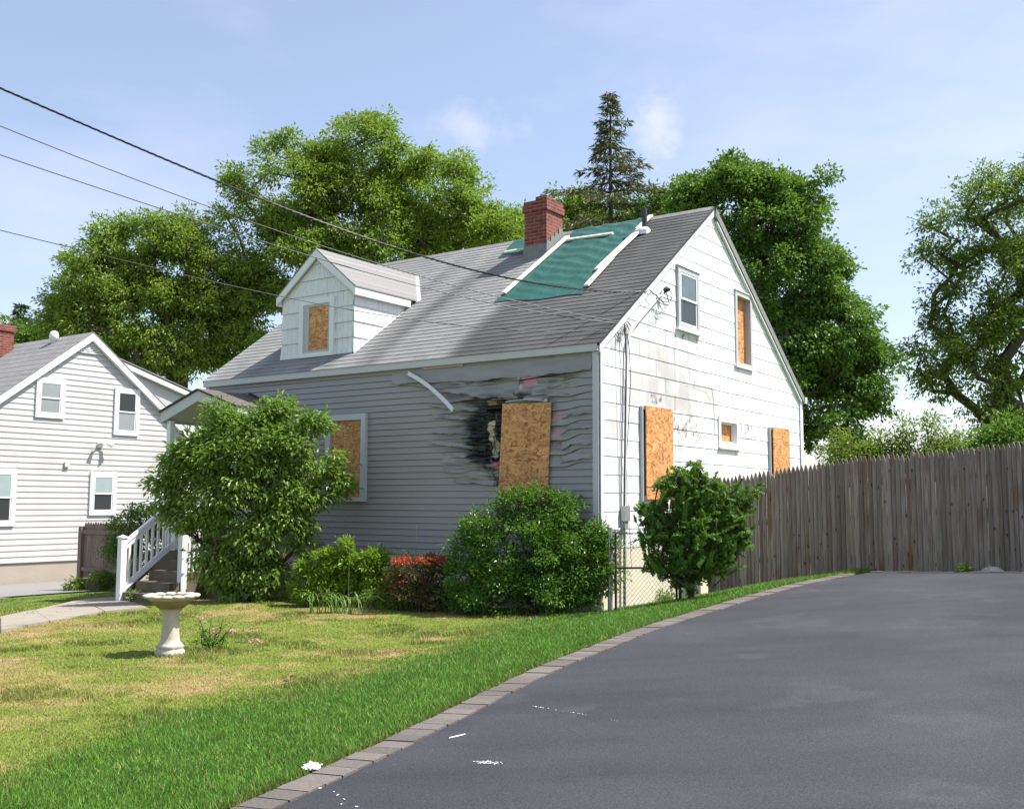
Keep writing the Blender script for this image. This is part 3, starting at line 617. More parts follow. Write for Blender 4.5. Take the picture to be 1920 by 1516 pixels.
# windows -----------------------------------------------------------------
def PF(y0=0.):   # facing -y : a = x
    return lambda m_, a0, a1, o0, o1, z0, z1: m_.box(a0, a1, y0 - o1, y0 - o0, z0, z1)
def PG(x0=0.):   # facing +x : a = y
    return lambda m_, a0, a1, o0, o1, z0, z1: m_.box(x0 + o0, x0 + o1, a0, a1, z0, z1)
def surround(P, a0, a1, z0, z1, wd, o0, o1, sill=0., bot=None):
    f = MB(); bw = bot or wd
    P(f, a0, a0 + wd, o0, o1, z0, z1); P(f, a1 - wd, a1, o0, o1, z0, z1); P(f, a0 + wd, a1 - wd, o0, o1 - .001, z1 - wd, z1); P(f, a0 + wd, a1 - wd, o0, o1 - .001, z0, z0 + bw)
    return f
def sashes(P, a0, a1, z0, z1, o, parent, up='glass', lo='glass', fm='white'):
    zm = (z0 + z1) / 2; t = .035
    for nm, za, zb, oo, gm in (('upper_sash', zm - .02, z1, o + .012, up), ('lower_sash', z0, zm + .02, o, lo)):
        f = MB(); P(f, a0, a0 + t, oo - .02, oo, za, zb); P(f, a1 - t, a1, oo - .02, oo, za, zb); P(f, a0 + t, a1 - t, oo - .02, oo - .001, zb - t, zb); P(f, a0 + t, a1 - t, oo - .02, oo - .001, za, za + t)
        f.build(nm, M[fm], parent)
        g_ = MB(); P(g_, a0 + t, a1 - t, oo - .015, oo - .008, za + t, zb - t); g_.build('pane', M[gm], parent)
F0 = PF(0.); G0 = PG(0.)
wf = surround(F0, -5.42, -4.485, 1.57, 3.05, .105, .0, .075, bot=.07).build('window', M['trimgray'], house); wf['label'] = 'pale framed front window boarded with strand board'
m = MB(); F0(m, -5.315, -4.59, .01, .030, 1.64, 2.945); m.build('plywood_board', M['osb'], wf)
m = MB(); F0(m, -5.315, -4.59, .030, .034, 1.735, 1.742); m.build('board_seam', M['dark'], wf)
# burnt window: leaning board over the opening
m = MB(); m.slab([(-1.735, -.052, 1.83), (-.845, -.052, 1.81), (-.785, -.060, 3.03), (-1.665, -.060, 3.06)], (0, .016, 0)); bb = m.build('plywood_board', M['osb'], house); bb['label'] = 'tall strand board nailed over the burnt window'
m = MB(); m.slab([(-1.745, -.05, 1.55), (-.855, -.05, 1.55), (-.849, -.05, 1.805), (-1.738, -.05, 1.825)], (0, .014, 0)); m.build('plywood_board', M['osb'], house)
m = MB(); m.tube([(-1.62, -.035, 3.085), (-1.4, -.045, 3.10), (-1.15, -.045, 3.10), (-.98, -.04, 3.075), (-.90, -.035, 3.05)], .011, 6); m.box(-.93, -.87, -.035, -.02, 3.045, 3.12); m.build('melted_trim', M['framegray'], house)
cem = plain('char_edge', (.10, .10, .105), .6, .8, 25)
for k in range(12):
    m = MB(); x0 = -1.80 + random.uniform(-.09, .07); z0 = random.uniform(1.85, 3.02)
    m.tube([(x0, -.03, z0), (x0 + random.uniform(-.06, .05), -.055 - random.uniform(0, .02), z0 - random.uniform(.02, .07)), (x0 + random.uniform(-.05, .06), -.045, z0 - random.uniform(.09, .17))], [.004, .012, .004], 5); m.build('charred_flap', cem, house)
m = MB(); m.box(-3.27, -2.46, -.032, -.018, 3.700, 3.735); m.build('insulation_strip', plain('faded_pink_insulation', (.50, .33, .35), .9, .15, 20), house)
# drooping trim strip
cv = [(765, 699), (795, 716), (822, 739), (840, 757), (849, 768)]; pts = []
for k, (a, b) in enumerate(cv): pts.append(Fpx(a, b, -.06 - .05 * k))
pts = np.array(pts); tt = np.linspace(0, 1, 14); sp_ = np.linspace(0, 1, 5); PTS = np.stack([np.interp(tt, sp_, pts[:, i]) for i in range(3)], 1)
for _ in range(2): PTS[1:-1] = (PTS[:-2] + 2 * PTS[1:-1] + PTS[2:]) / 4
m = MB()
for a, b in zip(PTS[:-1], PTS[1:]):
    d = (b - a) / np.linalg.norm(b - a); nn = np.cross(d, (0, 1, 0)); nn /= np.linalg.norm(nn); q = nn * .03
    m.slab([a - q, b - q, b + q, a + q], (0, .004, 0)); m.slab([a + q, b + q, b + q + np.array([0, -.02, 0]), a + q + np.array([0, -.02, 0])], nn * .003); m.slab([a - q, b - q, b - q + np.array([0, -.02, 0]), a - q + np.array([0, -.02, 0])], nn * .003)
m.build('hanging_trim_strip', M['white'], house)
# gable windows
wg = surround(G0, 2.52, 3.34, 4.45, 5.48, .085, .012, .052, bot=.07).build('window', M['framegray'], house); wg['label'] = 'upper gable window with glass sashes'
sashes(G0, 2.605, 3.255, 4.52, 5.395, .034, wg, 'dimglass', 'screen')
m = MB(); G0(m, 2.48, 3.38, .012, .07, 4.405, 4.449); m.build('sill', M['white'], wg); m = MB(); G0(m, 2.50, 3.36, .012, .07, 5.481, 5.505); m.build('head_trim', M['white'], wg)
wg = surround(G0, 4.94, 5.73, 4.10, 5.49, .085, -.11, .03, bot=.06).build('window', M['framegray'], house); wg['label'] = 'tall upper gable window boarded up behind its frame'
m = MB(); G0(m, 5.025, 5.645, -.10, -.085, 4.16, 5.405); m.build('plywood_board', M['osb_sun'], wg)
m = MB(); G0(m, 4.91, 5.76, .012, .05, 4.055, 4.099); m.build('sill', M['white_old'], wg); m = MB(); G0(m, 4.92, 5.75, .012, .045, 5.491, 5.515); m.build('head_trim', M['white_old'], wg)
wg = surround(G0, 4.12, 5.0, 2.545, 3.09, .085, -.11, .03, bot=.09).build('window', M['white'], house); wg['label'] = 'small square boarded window low in the gable'
m = MB(); G0(m, 4.205, 4.915, -.10, -.085, 2.635, 3.005); m.build('plywood_board', M['osb_sun'], wg)
f = surround(G0, 4.206, 4.914, 2.637, 3.004, .03, -.075, -.03); f.build('sash', M['white'], wg)
m = MB(); G0(m, 4.10, 5.02, .012, .05, 2.515, 2.544); m.build('sill', M['framegray'], wg)
for (a0, a1, z0, z1, lab) in ((1.25, 2.16, 1.62, 3.05, 'tall strand board over the lower gable window nearest the corner'), (6.52, 7.40, 1.60, 3.05, 'strand board over the lower rear gable window')):
    m = MB(); G0(m, a0, a1, .085, .10, z0, z1); bo = m.build('plywood_board', M['osb_sun'], house); bo['label'] = lab
    f = MB(); G0(f, a0 - .045, a0 - .002, .012, .06, z0 - .05, z1 - .01); G0(f, a0, a1 - .02, .012, .083, z1 - .06, z1 - .005); G0(f, a0, a1, .012, .083, z0, z0 + .05); G0(f, a1 - .06, a1 - .02, .012, .083, z0 + .05, z1 - .06); f.build('frame', M['framegray'], bo)
    if a0 < 2: m = MB(); G0(m, a0, a1, .10, .104, z0 + .18, z0 + .188); m.build('board_seam', M['dark'], bo)
# service mast, meter, cables
m = MB(); m.tube([(.05, .62, .05), (.05, .64, 1.45), (.05, .70, 3.0), (.05, .76, 3.95), (.05, .84, 4.12), (.05, 1.0, 4.26), (.06, 1.5, 4.63), (.07, 1.93, 4.95)], .024, 8); cd = m.build('service_conduit', M['white_old'], house, True)
m = MB(); m.tube([(.08, 1.92, 4.93), (.12, 1.97, 4.98), (.15, 2.0, 4.96)], [.035, .045, .03], 8); m.build('service_head', M['pipe'], cd, True)
m = MB(); m.box(.0145, .10, .58, .72, 1.30, 1.52); m.box(.0145, .08, .60, .70, 1.18, 1.30); m.build('meter_box', M['steel'], house)
_c = []
_c.append(([(.06, .60, .1), (.06, .60, 1.0), (.065, .62, 2.0), (.07, .655, 3.0), (.07, .68, 3.7), (.08, .62, 4.2)], .011, 5))
_c.append(([(.06, .67, 1.4), (.065, .68, 2.2), (.08, .74, 2.9), (.08, .80, 3.4), (.075, .76, 3.95), (.08, .60, 4.23)], .006, 5))
_c.append(([(.05, .50, 1.35), (.05, .44, 2.4), (.05, .40, 3.4), (.06, .38, 4.05)], .004, 4)); _c.append(([(.05, .84, .6), (.05, .75, 1.6), (.05, .70, 2.2)], .004, 4))
def ringc(cy, cz, ry, rz, x=.09, a0=0, a1=6.6): return [(x + .02 * math.sin(3 * t), cy + ry * math.cos(t), cz + rz * math.sin(t)) for t in np.linspace(a0, a1, 18)]
_c.append((ringc(1.98, 4.86, .20, .14), .006, 4)); _c.append((ringc(1.9, 4.80, .26, .10, .1, .5, 5), .006, 4)); _c.append((ringc(1.55, 4.58, .24, .22, .05, 2.6, 5.8), .003, 4)); _c.append((ringc(1.65, 4.62, .16, .28, .05, 3, 6), .003, 4))
_c.append(([(.07, 1.45, 4.88), (.09, 1.62, 4.82), (.1, 1.85, 4.75), (.1, 2.05, 4.78), (.1, 1.97, 4.95)], .007, 5))
_c.append(([(.06, 3.75, 3.55), (.05, 3.85, 3.35), (.05, 3.88, 2.8), (.05, 3.86, 2.0), (.05, 3.84, 1.4)], .004, 4)); _c.append(([(.05, 3.75, 3.55), (.05, 3.2, 3.60), (.05, 2.9, 3.6)], .002, 4))
for args in _c: m = MB(); m.tube(*args); m.build('service_cable', M['cable'], house)
m = MB()
for k in range(9): m.tube([(.05, .36 + .05 * k, 4.0 + .035 * k), (.09, .40 + .05 * k, 3.94 + .035 * k - random.random() * .08), (.07, .43 + .04 * k, 4.03 + .03 * k)], .006, 4)
m.build('cable_clamp', M['rubber'], house)
# chimney (built on the front slope beside the ridge)
CHX0, CHX1, CHY0, CHY1 = -3.45, -2.95, 3.12, 3.68
m = MB(); zc = float(roofz(CHY0)) - .1
m.box(CHX0, CHX1, CHY0, CHY1, zc, 7.06); m.box(CHX0 - .03, CHX1 + .03, CHY0 - .03, CHY1 + .03, 7.06, 7.20); m.box(CHX0 - .012, CHX1 + .012, CHY0 - .012, CHY1 + .012, 7.20, 7.27)
m.box(CHX1 - .24, CHX1 + .01, CHY0 - .01, CHY0 + .2, 7.27, 7.335); m.box(CHX1 - .10, CHX1 + .01, CHY0 + .22, CHY1 - .02, 7.27, 7.30)
ch = m.build('chimney', M['brick'], house)
m = MB(); m.slab([(CHX0 - .03, CHY0 - .012, zc + .05), (CHX1 + .012, CHY0 - .012, zc + .05), (CHX1 + .012, CHY0 - .012, zc + .34), (CHX0 - .012, CHY0 - .012, zc + .34)], (0, .01, 0))
for k in range(4):
    y0 = CHY0 + k * .14; zz = float(roofz(y0)); m.box(CHX1 + .001, CHX1 + .014, y0, y0 + .138, zz - .05, zz + .30 + .03 * (k % 2))
m.build('flashing', M['rubber'], ch)
vz = float(roofz(3.44)); m = MB(); m.tube([(-1.05, 3.44, vz - .05), (-1.05, 3.44, 6.84)], .048, 14); vp = m.build('vent_pipe', M['pipe'], house, False)
m = MB(); m.lathe([(.13, vz - .055), (.12, vz + .03), (.062, vz + .09)], 14, (-1.05, 3.44)); m.build('flashing_collar', M['white_old'], vp)
# dormer
DX0, DX1, DXC, DY, DZ0, DZE, DZR = -7.06, -5.24, -6.14, .39, 4.20, 5.40, 6.13
yb = lambda z: (z - EZ) / SL - .05
m = MB(); n_ = 7; zs = [4.19 + .285 * k for k in range(8)]
def half(z): return (DX0, DX1) if z <= DZE else (DXC + (DX0 - DXC) * (DZR - z) / (DZR - DZE), DXC + (DX1 - DXC) * (DZR - z) / (DZR - DZE))
for k in range(7):
    z0 = zs[k]; z1 = min(zs[k + 1], DZR - .01)
    if z0 >= z1: break
    fl = .04 * max(0, 1 - k / 3)
    segs = [z0, z1] if not (z0 < DZE < z1) else [z0, DZE, z1]
    for za, zb in zip(segs[:-1], segs[1:]):
        ta, tb = (za - z0) / (zs[k + 1] - z0), (zb - z0) / (zs[k + 1] - z0); a0, a1 = half(za); b0, b1 = half(zb); oa, ob = .022 * (1 - ta) + .002, .022 * (1 - tb) + .002
        n = 14
        for i in range(n):
            u0, u1 = i / n, (i + 1) / n; g_ = .003
            m.add([(a0 - (fl if i == 0 else 0) + (a1 - a0) * u0 + g_ * (i > 0), DY - oa, za), (a0 + (a1 - a0) * u1, DY - oa, za), (b0 + (b1 - b0) * u1, DY - ob, zb), (b0 - (fl * .4 if i == 0 else 0) + (b1 - b0) * u0 + g_ * (i > 0), DY - ob, zb)], [(0, 1, 2, 3)])
        if za == z0: m.add([(a0 - fl, DY - oa, za), (a1, DY - oa, za), (a1, DY, za + .004), (a0 - fl, DY, za + .004)], [(0, 3, 2, 1)])
    # cheeks
    if z0 < DZE:
        zt = min(z1, DZE)
        for xx, sg in ((DX1, 1), (DX0, -1)):
            m.add([(xx + sg * .024, DY - .02, z0), (xx + sg * .024, yb(z0) + .02, z0), (xx + sg * .004, yb(zt) + .02, zt), (xx + sg * .004, DY - .005, zt)], [(0, 1, 2, 3) if sg > 0 else (3, 2, 1, 0)])
            m.add([(xx + sg * .024, DY - .02, z0), (xx + sg * .024, yb(z0) + .02, z0), (xx, yb(z0) + .02, z0 + .004), (xx, DY, z0 + .004)], [(3, 2, 1, 0) if sg > 0 else (0, 1, 2, 3)])
m.slab([(DX0 + .01, DY + .01, DZ0 - .05), (DX1 - .01, DY + .01, DZ0 - .05), (DX1 - .01, DY + .01, DZE), (DXC, DY + .01, DZR - .02), (DX0 + .01, DY + .01, DZE)], (0, .02, 0))
do = m.build('dormer', M['woodshingle'], house); do['label'] = 'small white shingled dormer with a boarded window'
def dplane(xa, za, xb, zb, y0, mat_, nm, lip=.02):
    r_ = MB(); ya, yc = yb(za) + .22, yb(zb) + .22; nseg = 7
    for k in range(nseg):
        t0, t1 = k / nseg, (k + 1) / nseg; L_ = lambda t: (xa + (xb - xa) * t, za + (zb - za) * t, ya + (yc - ya) * t)
        p, q = L_(t0), L_(t1)
        r_.slab([(p[0], y0, p[1] + .006), (p[0], p[2], p[1] + .006), (q[0], q[2], q[1]), (q[0], y0, q[1])], (0, 0, .022))
    return r_
ra = dplane(-5.12, DZE - .06, DXC, DZR + .03, DY - .10, None, ''); rb = dplane(-7.17, DZE - .06, DXC - .001, DZR + .03, DY - .10, None, ''); ra.add(rb.v, rb.f)
ra.build('dormer_roof', M['shingle2'], do)
m = MB()
for xe, sg in ((-5.13, 1), (-7.16, -1)):
    m.slab([(xe, DY - .095, DZE - .055), (DXC, DY - .095, DZR + .028), (DXC, DY - .095, DZR - .135), (xe - sg * .0, DY - .095, DZE - .19)], (0, .035, 0))
m.box(-5.20, -5.13, DY - .058, yb(DZE - .19), DZE - .19, DZE - .06); m.box(-7.16, -7.09, DY - .058, yb(DZE - .19), DZE - .19, DZE - .06)
m.build('dormer_trim', M['white'], do)
m = MB(); m.slab([(-5.21, DY - .03, 4.20), (-5.21, yb(5.38), 5.38), (-5.21, yb(5.38) + .09, 5.38), (-5.21, DY - .03, 4.10)], (.03, 0, 0)); m.build('cheek_trim', M['white'], do)
m = MB(); nr2 = np.array([0, -SL, 1.]) / math.hypot(SL, 1); m.bar(np.array([-5.07, yb(5.33), 5.33]) + nr2 * .014, np.array([-6.10, yb(6.15), 6.15]) + nr2 * .014, .09, .012, nr2); m.build('valley_flashing', M['white_old'], do)
Fd = PF(DY)
wd_ = surround(Fd, -6.57, -5.69, 4.18, 5.25, .10, .012, .060, bot=.08).build('window_casing', M['white'], do)
m = surround(Fd, -6.47, -5.79, 4.26, 5.15, .04, .010, .048, bot=.04); Fd(m, -6.43, -6.33, .008, .044, 4.30, 5.11); m.build('window_frame', M['framegray'], do)
m = MB(); Fd(m, -6.33, -5.83, .010, .034, 4.30, 5.11); m.build('plywood_board', M['osb'], do)
# portico and front steps
PX0, PX1, PXC, PYF, PZE, PZR = -8.61, -6.49, -7.55, -1.14, 3.18, 3.53
m = MB()
for xa, xb in ((PX1, PXC), (PX0, PXC - .001)):
    for k in range(5):
        t0, t1 = k / 5, (k + 1) / 5; p0, p1 = xa + (xb - xa) * t0, xa + (xb - xa) * t1; z0, z1 = PZE + (PZR - PZE) * t0, PZE + (PZR - PZE) * t1
        m.slab([(p0, PYF, z0 + .006), (p0, -.01, z0 + .006), (p1, -.01, z1), (p1, PYF, z1)], (0, 0, .02))
po = m.build('porch_roof', M['shingle3'], house); po['label'] = 'small brown gabled porch roof over the front steps'
m = MB()
for xe in (PX1, PX0):
    m.slab([(xe, PYF - .004, PZE + .012), (PXC, PYF - .004, PZR + .012), (PXC, PYF - .004, PZR - .012), (xe, PYF - .004, PZE - .012)], (0, .03, 0))
m.slab([(-6.50, -.006, PZE + .02), (-7.5, -.006, PZR + .055), (-7.5, -.006, PZR - .0), (-6.50, -.006, PZE - .03)], (0, -.012, 0))
m.build('drip_edge', M['dark'], po)
m = MB()
for xe in (PX1 - .02, PX0 + .02):
    m.slab([(xe, PYF + .03, PZE - .004), (PXC, PYF + .03, PZR - .012), (PXC, PYF + .03, PZR - .20), (xe, PYF + .03, PZE - .20)], (0, .035, 0))
m.box(PX1 - .055, PX1 - .02, PYF + .066, -.03, PZE - .20, PZE); m.box(PX0 + .02, PX0 + .055, PYF + .066, -.03, PZE - .20, PZE)
m.build('porch_trim', M['trimgray'], po)
m = MB()
for xe in (PX1 - .08, PX0 + .08): m.slab([(xe, PYF + .07, PZE - .17), (PXC, PYF + .07, PZR - .16), (PXC, -.03, PZR - .16), (xe, -.03, PZE - .17)], (0, 0, .015))
m.slab([(PX0 + .08, -.10, PZE - .17), (PX1 - .08, -.10, PZE - .17), (PXC, -.10, PZR - .16)], (0, .02, 0)); m.build('porch_soffit', M['beige'], po)
for xx in (-6.66, -8.44):
    m = MB(); m.box(xx - .05, xx + .05, PYF + .1, PYF + .2, .72, 3.02); m.build('post', M['white'], po)
m = MB(); m.box(-8.5, -6.6, -1.2, -.03, -.3, .715); m.box(-8.0, -7.05, -1.24, -1.2, -.3, .705)
sg_ = MB()
SX0, SX1 = -7.93, -7.02
stp = MB(); stp.box(-8.5, -6.62, -1.20, -.03, -.35, .72)
for k in range(4): stp.box(SX0, SX1, -1.20 - .255 * (k + 1), -1.20 - .255 * k - .001, -.35, .72 - .168 * (k + 1))
stp.build('front_steps', M['step'], house)
for (xx, yA, zA, zT, lab) in ((-7.97, -2.22, -.12, .94, 'white stair railing nearer the neighbour'), (-7.05, -1.70, .05, 1.03, 'white stair railing half hidden by the shrub')):
    yB = -1.16; rise = .667 * (yB - yA); hz = zT - .07; n_b = int((yB - yA) / .125)
    m = MB(); m.box(xx - .055, xx + .055, yA - .055, yA + .055, -.3, zT); rl = m.build('railing', M['white'], house); rl['label'] = lab
    m = MB(); m.box(xx - .07, xx + .07, yA - .07, yA + .07, zT + .001, zT + .025); m.add([(xx - .06, yA - .06, zT + .026), (xx + .06, yA - .06, zT + .026), (xx + .06, yA + .06, zT + .026), (xx - .06, yA + .06, zT + .026), (xx, yA, zT + .06)], [(0, 1, 4), (1, 2, 4), (2, 3, 4), (3, 0, 4)]); m.build('newel_cap', M['white'], rl)
    m = MB(); m.bar((xx, yA + .05, hz), (xx, yB - .05, hz + rise), .075, .05); m.bar((xx, yA + .05, hz - .085), (xx, yB - .05, hz - .085 + rise), .04, .07); m.build('handrail', M['white'], rl)
    m = MB(); m.bar((xx, yA + .05, hz - .76), (xx, yB - .05, hz - .76 + rise), .05, .09); m.build('bottom_rail', M['white'], rl)
    for k in range(n_b):
        t = (k + .8) / (n_b + .6); yy = yA + .05 + (yB - yA - .1) * t; m = MB(); m.box(xx - .018, xx + .018, yy - .018, yy + .018, hz - .74 + rise * t, hz - .09 + rise * t); m.build('baluster', M['white'], rl)
    ht = hz + rise
    m = MB(); m.box(xx - .05, xx + .05, yB - .05, yB + .05, .70, ht + .20); m.build('upper_post', M['white'], rl)
    m = MB(); m.bar((xx, yB + .05, ht + .03), (xx, -.05, ht + .03), .07, .05); m.build('landing_rail', M['white'], rl); m = MB(); m.bar((xx, yB + .05, .84), (xx, -.05, .84), .045, .06); m.build('landing_rail', M['white'], rl)
    for k in range(8):
        yy = yB + .14 + k * .125; m = MB(); m.box(xx - .018, xx + .018, yy - .018, yy + .018, .87, ht + .01); m.build('baluster', M['white'], rl)
m = MB(); F0(m, -7.98, -7.08, .015, .04, .73, 2.75); dr = m.build('front_door', M['white'], house)
# ------------------------------------------------------------------ tarp and battens on the roof
def rp_(x, y, o=.0): return np.array([x, y, float(roofz(y)) + o])
nu, nv = 46, 60; TV = []
for j in range(nv):
    t = j / (nv - 1)
    for i in range(nu):
        s = i / (nu - 1)
        xl = -3.02 + .06 * math.sin(t * 5) + (.10 if t > .9 else 0); yl0 = 1.50
        x0 = -3.0 + .10 * t; x1 = -1.12 - .06 * t
        x_ = x0 + (x1 - x0) * s; yb0 = 1.50 - .12 * s + .03 * math.sin(s * 9)
        y_ = yb0 + (ER_Y + .06 - yb0) * t
        if y_ > CHY0 - .02 and x_ < CHX1 + .05: x_ = CHX1 + .05 + .001 * i
        wv = float(fbm(x_ * 2.4 + y_ * 1.5, y_ * 5.0 - x_ * 2.5, 3)) - .5
        rdg = .022 * (1 - abs(math.sin((x_ * 1.1 + y_ * 2.7) * 5 + 3 * float(vn(x_ * 2, y_ * 2))))) ** 2
        edge = min(1, 6 * s, 6 * (1 - s)) * min(1, 8 * t)
        zz = float(roofz(min(y_, ER_Y))) if y_ <= ER_Y else ER_Z - (y_ - ER_Y) * .5
        TV.append((x_, y_, zz + .022 + edge * (.025 * (wv + .25) + rdg * 1.8)))
I = np.arange(nu * nv).reshape(nv, nu); TF = np.stack([I[:-1, :-1], I[:-1, 1:], I[1:, 1:], I[1:, :-1]], -1).reshape(-1, 4)
tv2 = []; 
for j in range(14):
    t = j / 13
    for i in range(16):
        s = i / 15; x_ = -4.22 + (-3.50 + 4.22) * s - .10 * t; y_ = 3.33 + .02 * s + (ER_Y + .05 - 3.33) * t
        zz = float(roofz(min(y_, ER_Y))) if y_ <= ER_Y else ER_Z - (y_ - ER_Y) * .5
        tv2.append((x_, y_, zz + .02 + .02 * (float(fbm(x_ * 5, y_ * 5, 2)) - .3)))
I2 = np.arange(16 * 14).reshape(14, 16); TF2 = np.stack([I2[:-1, :-1], I2[:-1, 1:], I2[1:, 1:], I2[1:, :-1]], -1).reshape(-1, 4)
b0 = np.array([-2.0, 2.7, float(roofz(2.7))])
for (V_, F_, lab) in ((np.array(TV), TF, 'large wrinkled green tarp on the roof right of the chimney'), (np.array(tv2), TF2, 'small green tarp flap on the roof left of the chimney')):
    b0 = V_.mean(0); b0[2] = float(roofz(min(b0[1], ER_Y)))
    o = mesh_np('tarp', V_ - b0, F_, M['tarp'], None, True, loc_=wor(b0), rot=-HA); tag(o, lab, 'tarp')
def batten(a, b, wd, th, lab):
    m_ = MB(); nrm = np.array([0, -SL, 1.]); nrm /= np.linalg.norm(nrm)
    o_ = .055
    A, B = rp_(*a) + nrm * o_, rp_(*b) + nrm * o_; m_.bar(A, B, wd, th, nrm); base = rp_(*a)
    hsolo(m_, 'wooden_batten', M['batten'], base, lab, 'batten', 'wooden battens holding the tarp')
batten((-2.92, 1.74), (-2.83, 3.72), .085, .035, 'long pale batten along the left edge of the large tarp')
batten((-1.245, 2.13), (-1.15, 3.50), .13, .035, 'wide white batten along the upper right edge of the tarp')
batten((-1.15, 1.60), (-1.175, 2.50), .085, .034, 'short lower batten at the bottom right edge of the tarp')
batten((-1.225, 3.52), (-1.20, 4.02), .08, .034, 'short batten behind the vent pipe reaching the roof ridge')
batten((-2.76, 3.56), (-1.72, 3.50), .06, .035, 'thin batten lying crosswise near the top of the large tarp')
batten((-4.14, 3.47), (-3.50, 3.47), .05, .03, 'short batten lying on the small tarp left of the chimney')

# ------------------------------------------------------------------ neighbour's white house
NX = -16.3; NYF, NYB, NYR = -1.85, 6.5, 2.32; NZR = 5.82; NS = .775
nroof = lambda y: NZR - NS * abs(y - NYR)
nh = hthing('white_house', 'white sided gabled house with red brick chimney beyond the wooden gate', 'house', (NX, NYF, -.40))
m = MB(); m.box(NX - 9, NX - .02, NYF + .02, NYB - .02, -.8, .10); m.build('foundation', M['found_n'], nh)
m = MB(); zz = .10; st_ = .140
while zz < NZR - .05:
    z1 = zz + st_
    lo = lambda z: (max(NYF, NYR - (NZR - .04 - z) / NS), min(NYB, NYR + (NZR - .04 - z) / NS))
    if z1 > NZR - .06: break
    a0, a1 = lo(zz); c0, c1 = lo(z1)
    m.add([(NX + .016, a0, zz), (NX + .016, a1, zz), (NX + .002, c1, z1), (NX + .002, c0, z1)], [(0, 1, 2, 3)]); m.add([(NX, a0, zz + .004), (NX, a1, zz + .004), (NX + .016, a1, zz), (NX + .016, a0, zz)], [(0, 1, 2, 3)])
    zz = z1
m.box(NX - 9, NX - .03, NYF, NYF + .05, .1, nroof(NYF)); m.box(NX - 9, NX - .03, NYB - .05, NYB, .1, nroof(NYB)); m.build('wall', M['siding_n'], nh)
m = MB()
for ya, yb_ in ((NYF - .25, NYR), (NYB + .25, NYR)):
    n = 22
    for k in range(n):
        t0, t1 = k / n, (k + 1) / n; p, q = ya + (yb_ - ya) * t0, ya + (yb_ - ya) * t1
        m.slab([(NX - 9.2, p, nroof(p) + .006), (NX + .14, p, nroof(p) + .006), (NX + .14, q, nroof(q)), (NX - 9.2, q, nroof(q))], (0, 0, .02))
nr_ = m.build('roof', M['shingle2'], nh)
m = MB()
for ya in (NYF - .2, NYB + .2): m.slab([(NX + .02, ya, nroof(ya) - .001), (NX + .02, NYR, NZR - .001), (NX + .02, NYR, NZR - .2), (NX + .02, ya, nroof(ya) - .2)], (.11, 0, 0))
m.build('rake_trim', M['white'], nh)
m = MB(); m.slab([(NX - .25, 2.9, 5.30), (NX - .25, 5.55, 4.55), (NX - .25, 5.55, 3.2), (NX - .25, 4.6, 3.9)], (-6, 0, 0)); ad = m.build('shed_dormer', M['siding_n'], nh)
m = MB(); m.slab([(NX - .10, 2.75, 5.38), (NX - .10, 5.62, 4.57), (NX - .10, 5.62, 4.44), (NX - .10, 2.75, 5.25)], (-.1, 0, 0)); m.build('dormer_trim', M['white'], ad)
m = MB(); m.slab([(NX - .08, 2.7, 5.42), (NX - .08, 5.7, 4.58), (NX - 6.2, 5.7, 4.58), (NX - 6.2, 2.7, 5.42)], (0, 0, .03)); m.build('dormer_roof', M['shingle2'], ad)
GN = PG(NX)
for (a0, a1, z0, z1, up, lo_) in ((.92, 1.67, 3.58, 4.56, 'blind2', 'blind2'), (3.06, 3.80, 3.27, 4.50, 'screen', 'blind2'), (2.46, 3.21, 1.21, 2.30, 'blind', 'screen'), (4.42, 5.30, 1.21, 2.29, 'blind2', 'blind2'), (-.35, .53, .97, 2.31, 'blind', 'screen')):
    wn = surround(GN, a0, a1, z0, z1, .10, .004, .055).build('window', M['white'], nh); sashes(GN, a0 + .1, a1 - .1, z0 + .1, z1 - .1, .04, wn, up, lo_)
m = MB()
for k in range(6):
    z = 5.32 + k * .045; hw = max(.03, (5.62 - z) * 1.15); m.slab([(NX + .012, NYR - hw, z), (NX + .012, NYR + hw, z), (NX + .05, NYR + hw, z - .03), (NX + .05, NYR - hw, z - .03)], (0, 0, .012))
gv = m.build('gable_vent', M['white'], nh)
m = MB(); m.box(NX + .016, NX + .06, 2.62, 2.76, 2.92, 3.03); 
for yy in (2.58, 2.82): m.tube([(NX + .06, 2.69, 2.99), (NX + .14, yy, 3.02)], .02, 6); m.tube([(NX + .12, yy, 3.04), (NX + .25, yy + (.10 if yy > 2.7 else -.02), 2.97)], [.03, .07], 9)
m.build('floodlight', M['white'], nh)
m = MB(); m.box(NX + .012, NX + .07, 1.74, 1.86, 2.40, 2.52); m.build('wall_box', plain('cream_box', (.62, .56, .47), .5), nh)
m = MB(); m.box(NX - 3.65, NX - 3.12, 1.55, 2.04, 4.9, 6.22); m.box(NX - 3.69, NX - 3.08, 1.51, 2.08, 6.10, 6.26); m.build('chimney', M['brick'], nr_)
m = MB(); vx, vy = NX - 1.3, 2.10; m.lathe([(.07, 5.5), (.07, 5.72), (.115, 5.74), (.12, 5.85), (.09, 5.94), (.03, 5.97)], 14, (vx, vy)); m.build('roof_vent', M['white'], nr_, True)
